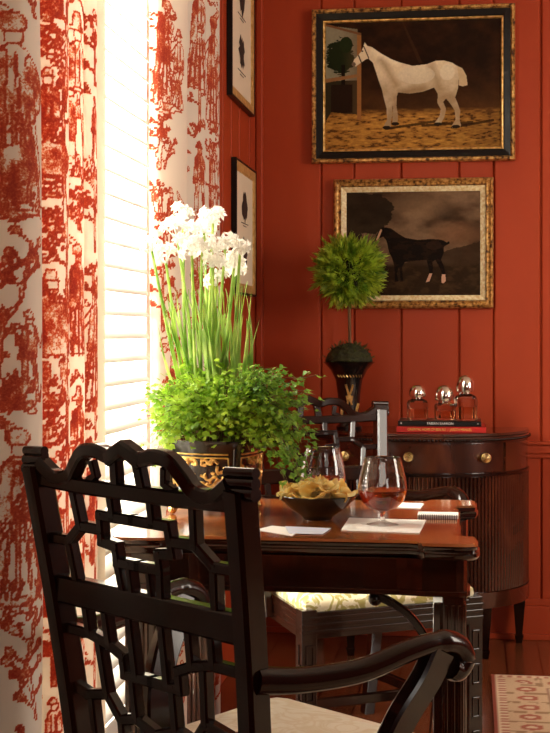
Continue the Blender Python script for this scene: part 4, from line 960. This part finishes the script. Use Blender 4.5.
for i in range(84):
    px = r_.uniform(258, 320); ty = r_.uniform(372, 486) if px > 284 else r_.uniform(372, 425)
    if px < 282 and ty > 425: ty -= 40
    D = 3.02+r_.uniform(-.09, .09); tip = proj(px, ty, D)-off; base = Vector((.025, r_.uniform(-.03, .03), 0))
    frond(lm, sm, base, tip, .05+.035*r_.random(), 24, .016, ivyleaf, r_, .013)
lm.build('leaves', 'ivy', iv, kind='stuff'); sm.build('vines', 'bark', iv, kind='stuff')

# ------------------------------------------------------------------ things on the table
Z = .7503
def snifter(px, py, label):
    p = at(px, py, Z); t = empty('brandy_snifter', (p.x, p.y, Z), label=label, cat='glass', group='brandy snifters on the games table')
    outp = [(.0001, 0), (.033, 0), (.0335, .0015), (.020, .0045), (.006, .009), (.0045, .016), (.0050, .024), (.010, .030), (.030, .037), (.044, .050), (.0510, .068), (.0515, .078), (.0485, .100), (.0425, .125), (.0385, .141), (.0378, .142)]
    inn = [(.0372, .141), (.0412, .125), (.0472, .100), (.0502, .078), (.0497, .068), (.0427, .051), (.029, .0385), (.012, .0325), (.0001, .0318)]
    MB().lathe(outp+inn, n=56).build('glass_bowl', 'glass', t, smooth=True)
    MB().lathe([(.0001, .0314), (.012, .0320), (.0294, .0380), (.0431, .0505), (.0500, .0678), (.0504, .074), (.0001, .074)], n=48).build('brandy', 'brandy', t, smooth=True)
    return t
snifter(382.5, 525, 'brandy snifter on the white napkin, nearest the camera')
snifter(323, 510, 'brandy snifter standing behind the bowl of chips')
# lathe base of the first stands on its napkin
def sheet(name, corners, z, h, mt, label, cat, group=None, waves=0):
    P = [at(x, y, z) for x, y in corners]; c = sum(P, Vector())/4; n = 14; r_ = random.Random(len(label))
    t_ = []; mb = MB()
    for lay in (0, 1):
        for j in range(n+1):
            for i in range(n+1):
                u_, v_ = i/n, j/n; p = (P[0]*(1-u_)+P[1]*u_)*(1-v_)+(P[3]*(1-u_)+P[2]*u_)*v_-c
                mb.v.append((p.x, p.y, lay*h+waves*max(0, (abs(u_-.5)*2)**3*math.sin(v_*7+u_*3))))
    m_ = (n+1)**2
    for j in range(n):
        for i in range(n):
            a = j*(n+1)+i; mb.f.append((a, a+n+1, a+n+2, a+1)); mb.f.append((m_+a, m_+a+1, m_+a+n+2, m_+a+n+1))
    ed = [(i, i+1) for i in range(n)] + [((j)*(n+1)+n, (j+1)*(n+1)+n) for j in range(n)] + [(n*(n+1)+i+1, n*(n+1)+i) for i in range(n)] + [((j+1)*(n+1), j*(n+1)) for j in range(n)]
    for a, b_ in ed: mb.f.append((a, b_, m_+b_, m_+a))
    o = mb.build(name, mt, label=label, cat=cat, group=group); o.location = c; return o
sheet('cocktail_napkin', [(341, 531), (419, 534), (426, 520.5), (349, 518.5)], .7501, .0016, 'linen', 'white cocktail napkin under the nearest brandy snifter', 'napkin', 'napkins on the games table', .0006)
sheet('cocktail_napkin', [(389, 507.5), (420, 509), (424, 504), (395, 503)], .7501, .0016, 'linen', 'folded white napkin near the back edge of the table', 'napkin', 'napkins on the games table')
sheet('playing_card', [(256, 530), (292, 536), (304, 529), (272, 526)], .7501, .0008, 'paper', 'white card lying leftmost in front of the planter', 'card', 'cards on the games table')
sheet('playing_card', [(289, 533.5), (322, 534.5), (331, 528.5), (285, 526.5)], .7512, .0008, 'bluepaper', 'pale blue card overlapping the white card', 'card', 'cards on the games table')
# spiral notepad
np_ = at(438, 517.5, Z); t = empty('spiral_notepad', (np_.x, np_.y, Z), math.radians(0), label='small white spiral notepad near the right edge of the table', cat='notepad')
MB().box((-.044, -.025, 0), (.044, .032, .0085)).build('paper_block', 'paper', t, bevel=.0008)
s_ = MB()
for k in range(18):
    x = -.040+k*.0047; pts = [(x+.0006*q/12, -.025+math.cos(q/12*2*PI)*.0042, .0048+math.sin(q/12*2*PI)*.0045) for q in range(13)]; s_.tube(pts, .0007, n=4)
s_.build('spiral_binding', 'ink', t)
# bowl with chips
bp = at(318, 521, Z)+F*.035; bwl = empty('snack_bowl', (bp.x, bp.y, Z), label='shallow black lacquer bowl heaped with golden potato chips', cat='bowl')
MB().lathe([(.0001, .0), (.032, 0), (.034, .006), (.040, .010), (.062, .024), (.080, .043), (.086, .052), (.0855, .0535), (.083, .052), (.076, .042), (.058, .026), (.036, .014), (.0001, .013)], n=56).build('bowl_body', 'black', bwl, smooth=True)
r_ = random.Random(5)
def chip_mesh(sd):
    q = random.Random(sd); mb = MB(); n = 18; rings = []
    for lay in (0, 1):
        mb.v.append((0, 0, lay*.0014))
        for rr_ in (.5, 1.0):
            for i in range(n):
                th = 2*PI*i/n; r0 = rr_*.020*(1+.14*math.sin(th*2+sd)+.05*math.sin(5*th+sd)); x = r0*math.cos(th)*1.15; y = r0*math.sin(th)
                mb.v.append((x, y, lay*.0014+18*(x*x-y*y)*(1 if sd % 2 else .6)+.0012*math.sin(th*4+sd)*rr_))
    m_ = 2*n+1
    for lay in (0, 1):
        o = lay*m_
        for i in range(n):
            j = (i+1) % n; tri = (o, o+1+i, o+1+j); qd = (o+1+i, o+1+n+i, o+1+n+j, o+1+j)
            mb.f += [tri if lay else tri[::-1], qd if lay else qd[::-1]]
    for i in range(n): j = (i+1) % n; mb.f.append((1+n+i, 1+n+j, m_+1+n+j, m_+1+n+i))
    return mb
protos = []
for i in range(60):
    a = i*2.4+r_.uniform(-.3, .3); rr_ = .070*math.sqrt((i+.5)/60); hz = .047+.024*(1-(rr_/.075)**2)+r_.uniform(-.003, .004)
    if i < 5:
        o = chip_mesh(i).build('potato_chip', 'chip', smooth=True); protos.append(o)
    else:
        o = protos[i % 5].copy(); COL.objects.link(o)
    o.location = (bp.x+math.cos(a)*rr_, bp.y+math.sin(a)*rr_, Z+hz); o.rotation_euler = (r_.uniform(-.6, .6)+.25, r_.uniform(-.5, .5), r_.random()*6)
    tag(o, 'golden curled potato chip heaped in the black bowl', 'potato chip', 'potato chips in the bowl')
# a filler of chips lower in the bowl keeps the heap standing
for i in range(22):
    a = r_.random()*2*PI; rr_ = .046*math.sqrt(r_.random()); o = protos[i % 5].copy(); COL.objects.link(o)
    o.location = (bp.x+math.cos(a)*rr_, bp.y+math.sin(a)*rr_, Z+.030+r_.random()*.016); o.rotation_euler = (r_.uniform(-.3, .3), r_.uniform(-.3, .3), r_.random()*6)

# ------------------------------------------------------------------ rug
rx0, rx1, ry0, ry1 = .065, 2.5, 1.2, 4.76
xs = np.arange(rx0, rx1, .008); ys = np.arange(ry0, ry1, .008); X, Y = np.meshgrid(xs, ys); C = np.zeros(X.shape+(3,))
cream = (.78, .66, .46); red = (.42, .10, .06); blue = (.14, .16, .20)
e_ = np.minimum(np.minimum(X-rx0, rx1-X), np.minimum(Y-ry0, ry1-Y)); al = np.where((X-rx0 < ry1-Y), Y, X)
C[:] = np.array(cream); n = fbm(X, Y, .10, .10, 31); n2 = fbm(X, Y, .035, .035, 37)
paint(C, (e_ > .20) & (n > .54), red, .75); paint(C, (e_ > .20) & (n2 > .62), blue, .6); paint(C, (e_ > .20) & (n2 < .36), (.35, .22, .10), .6)
b_ = (e_ > .045) & (e_ < .175); paint(C, b_, (.66, .48, .30), .8)
rep = np.mod(al, .11)-.055; paint(C, b_ & (((e_-.11)/.034)**2+(rep/.030)**2 < 1), red, .9); paint(C, b_ & (((e_-.11)/.016)**2+(rep/.013)**2 < 1), cream, .9)
paint(C, b_ & (np.abs(rep) > .044) & (n2 > .45), (.30, .16, .07), .8)
paint(C, (e_ > .175) & (e_ < .20), (.30, .09, .06), .8); paint(C, (e_ > .183) & (e_ < .192), cream, .8); paint(C, (e_ > .02) & (e_ < .045) & (np.mod(al, .03) < .015), red, .8); paint(C, e_ < .012, (.30, .07, .04))
P = np.stack([X-rx0, Y-ry0, 0*X], -1)
rg = grid_mesh('patterned_rug', P, C, 'rug', smooth=False, label='cream and rust red patterned rug on the dark floor, right of the table', cat='rug'); rg.location = (rx0, ry0, .009)
sd = rg.modifiers.new('t', 'SOLIDIFY'); sd.thickness = .008; sd.offset = -1
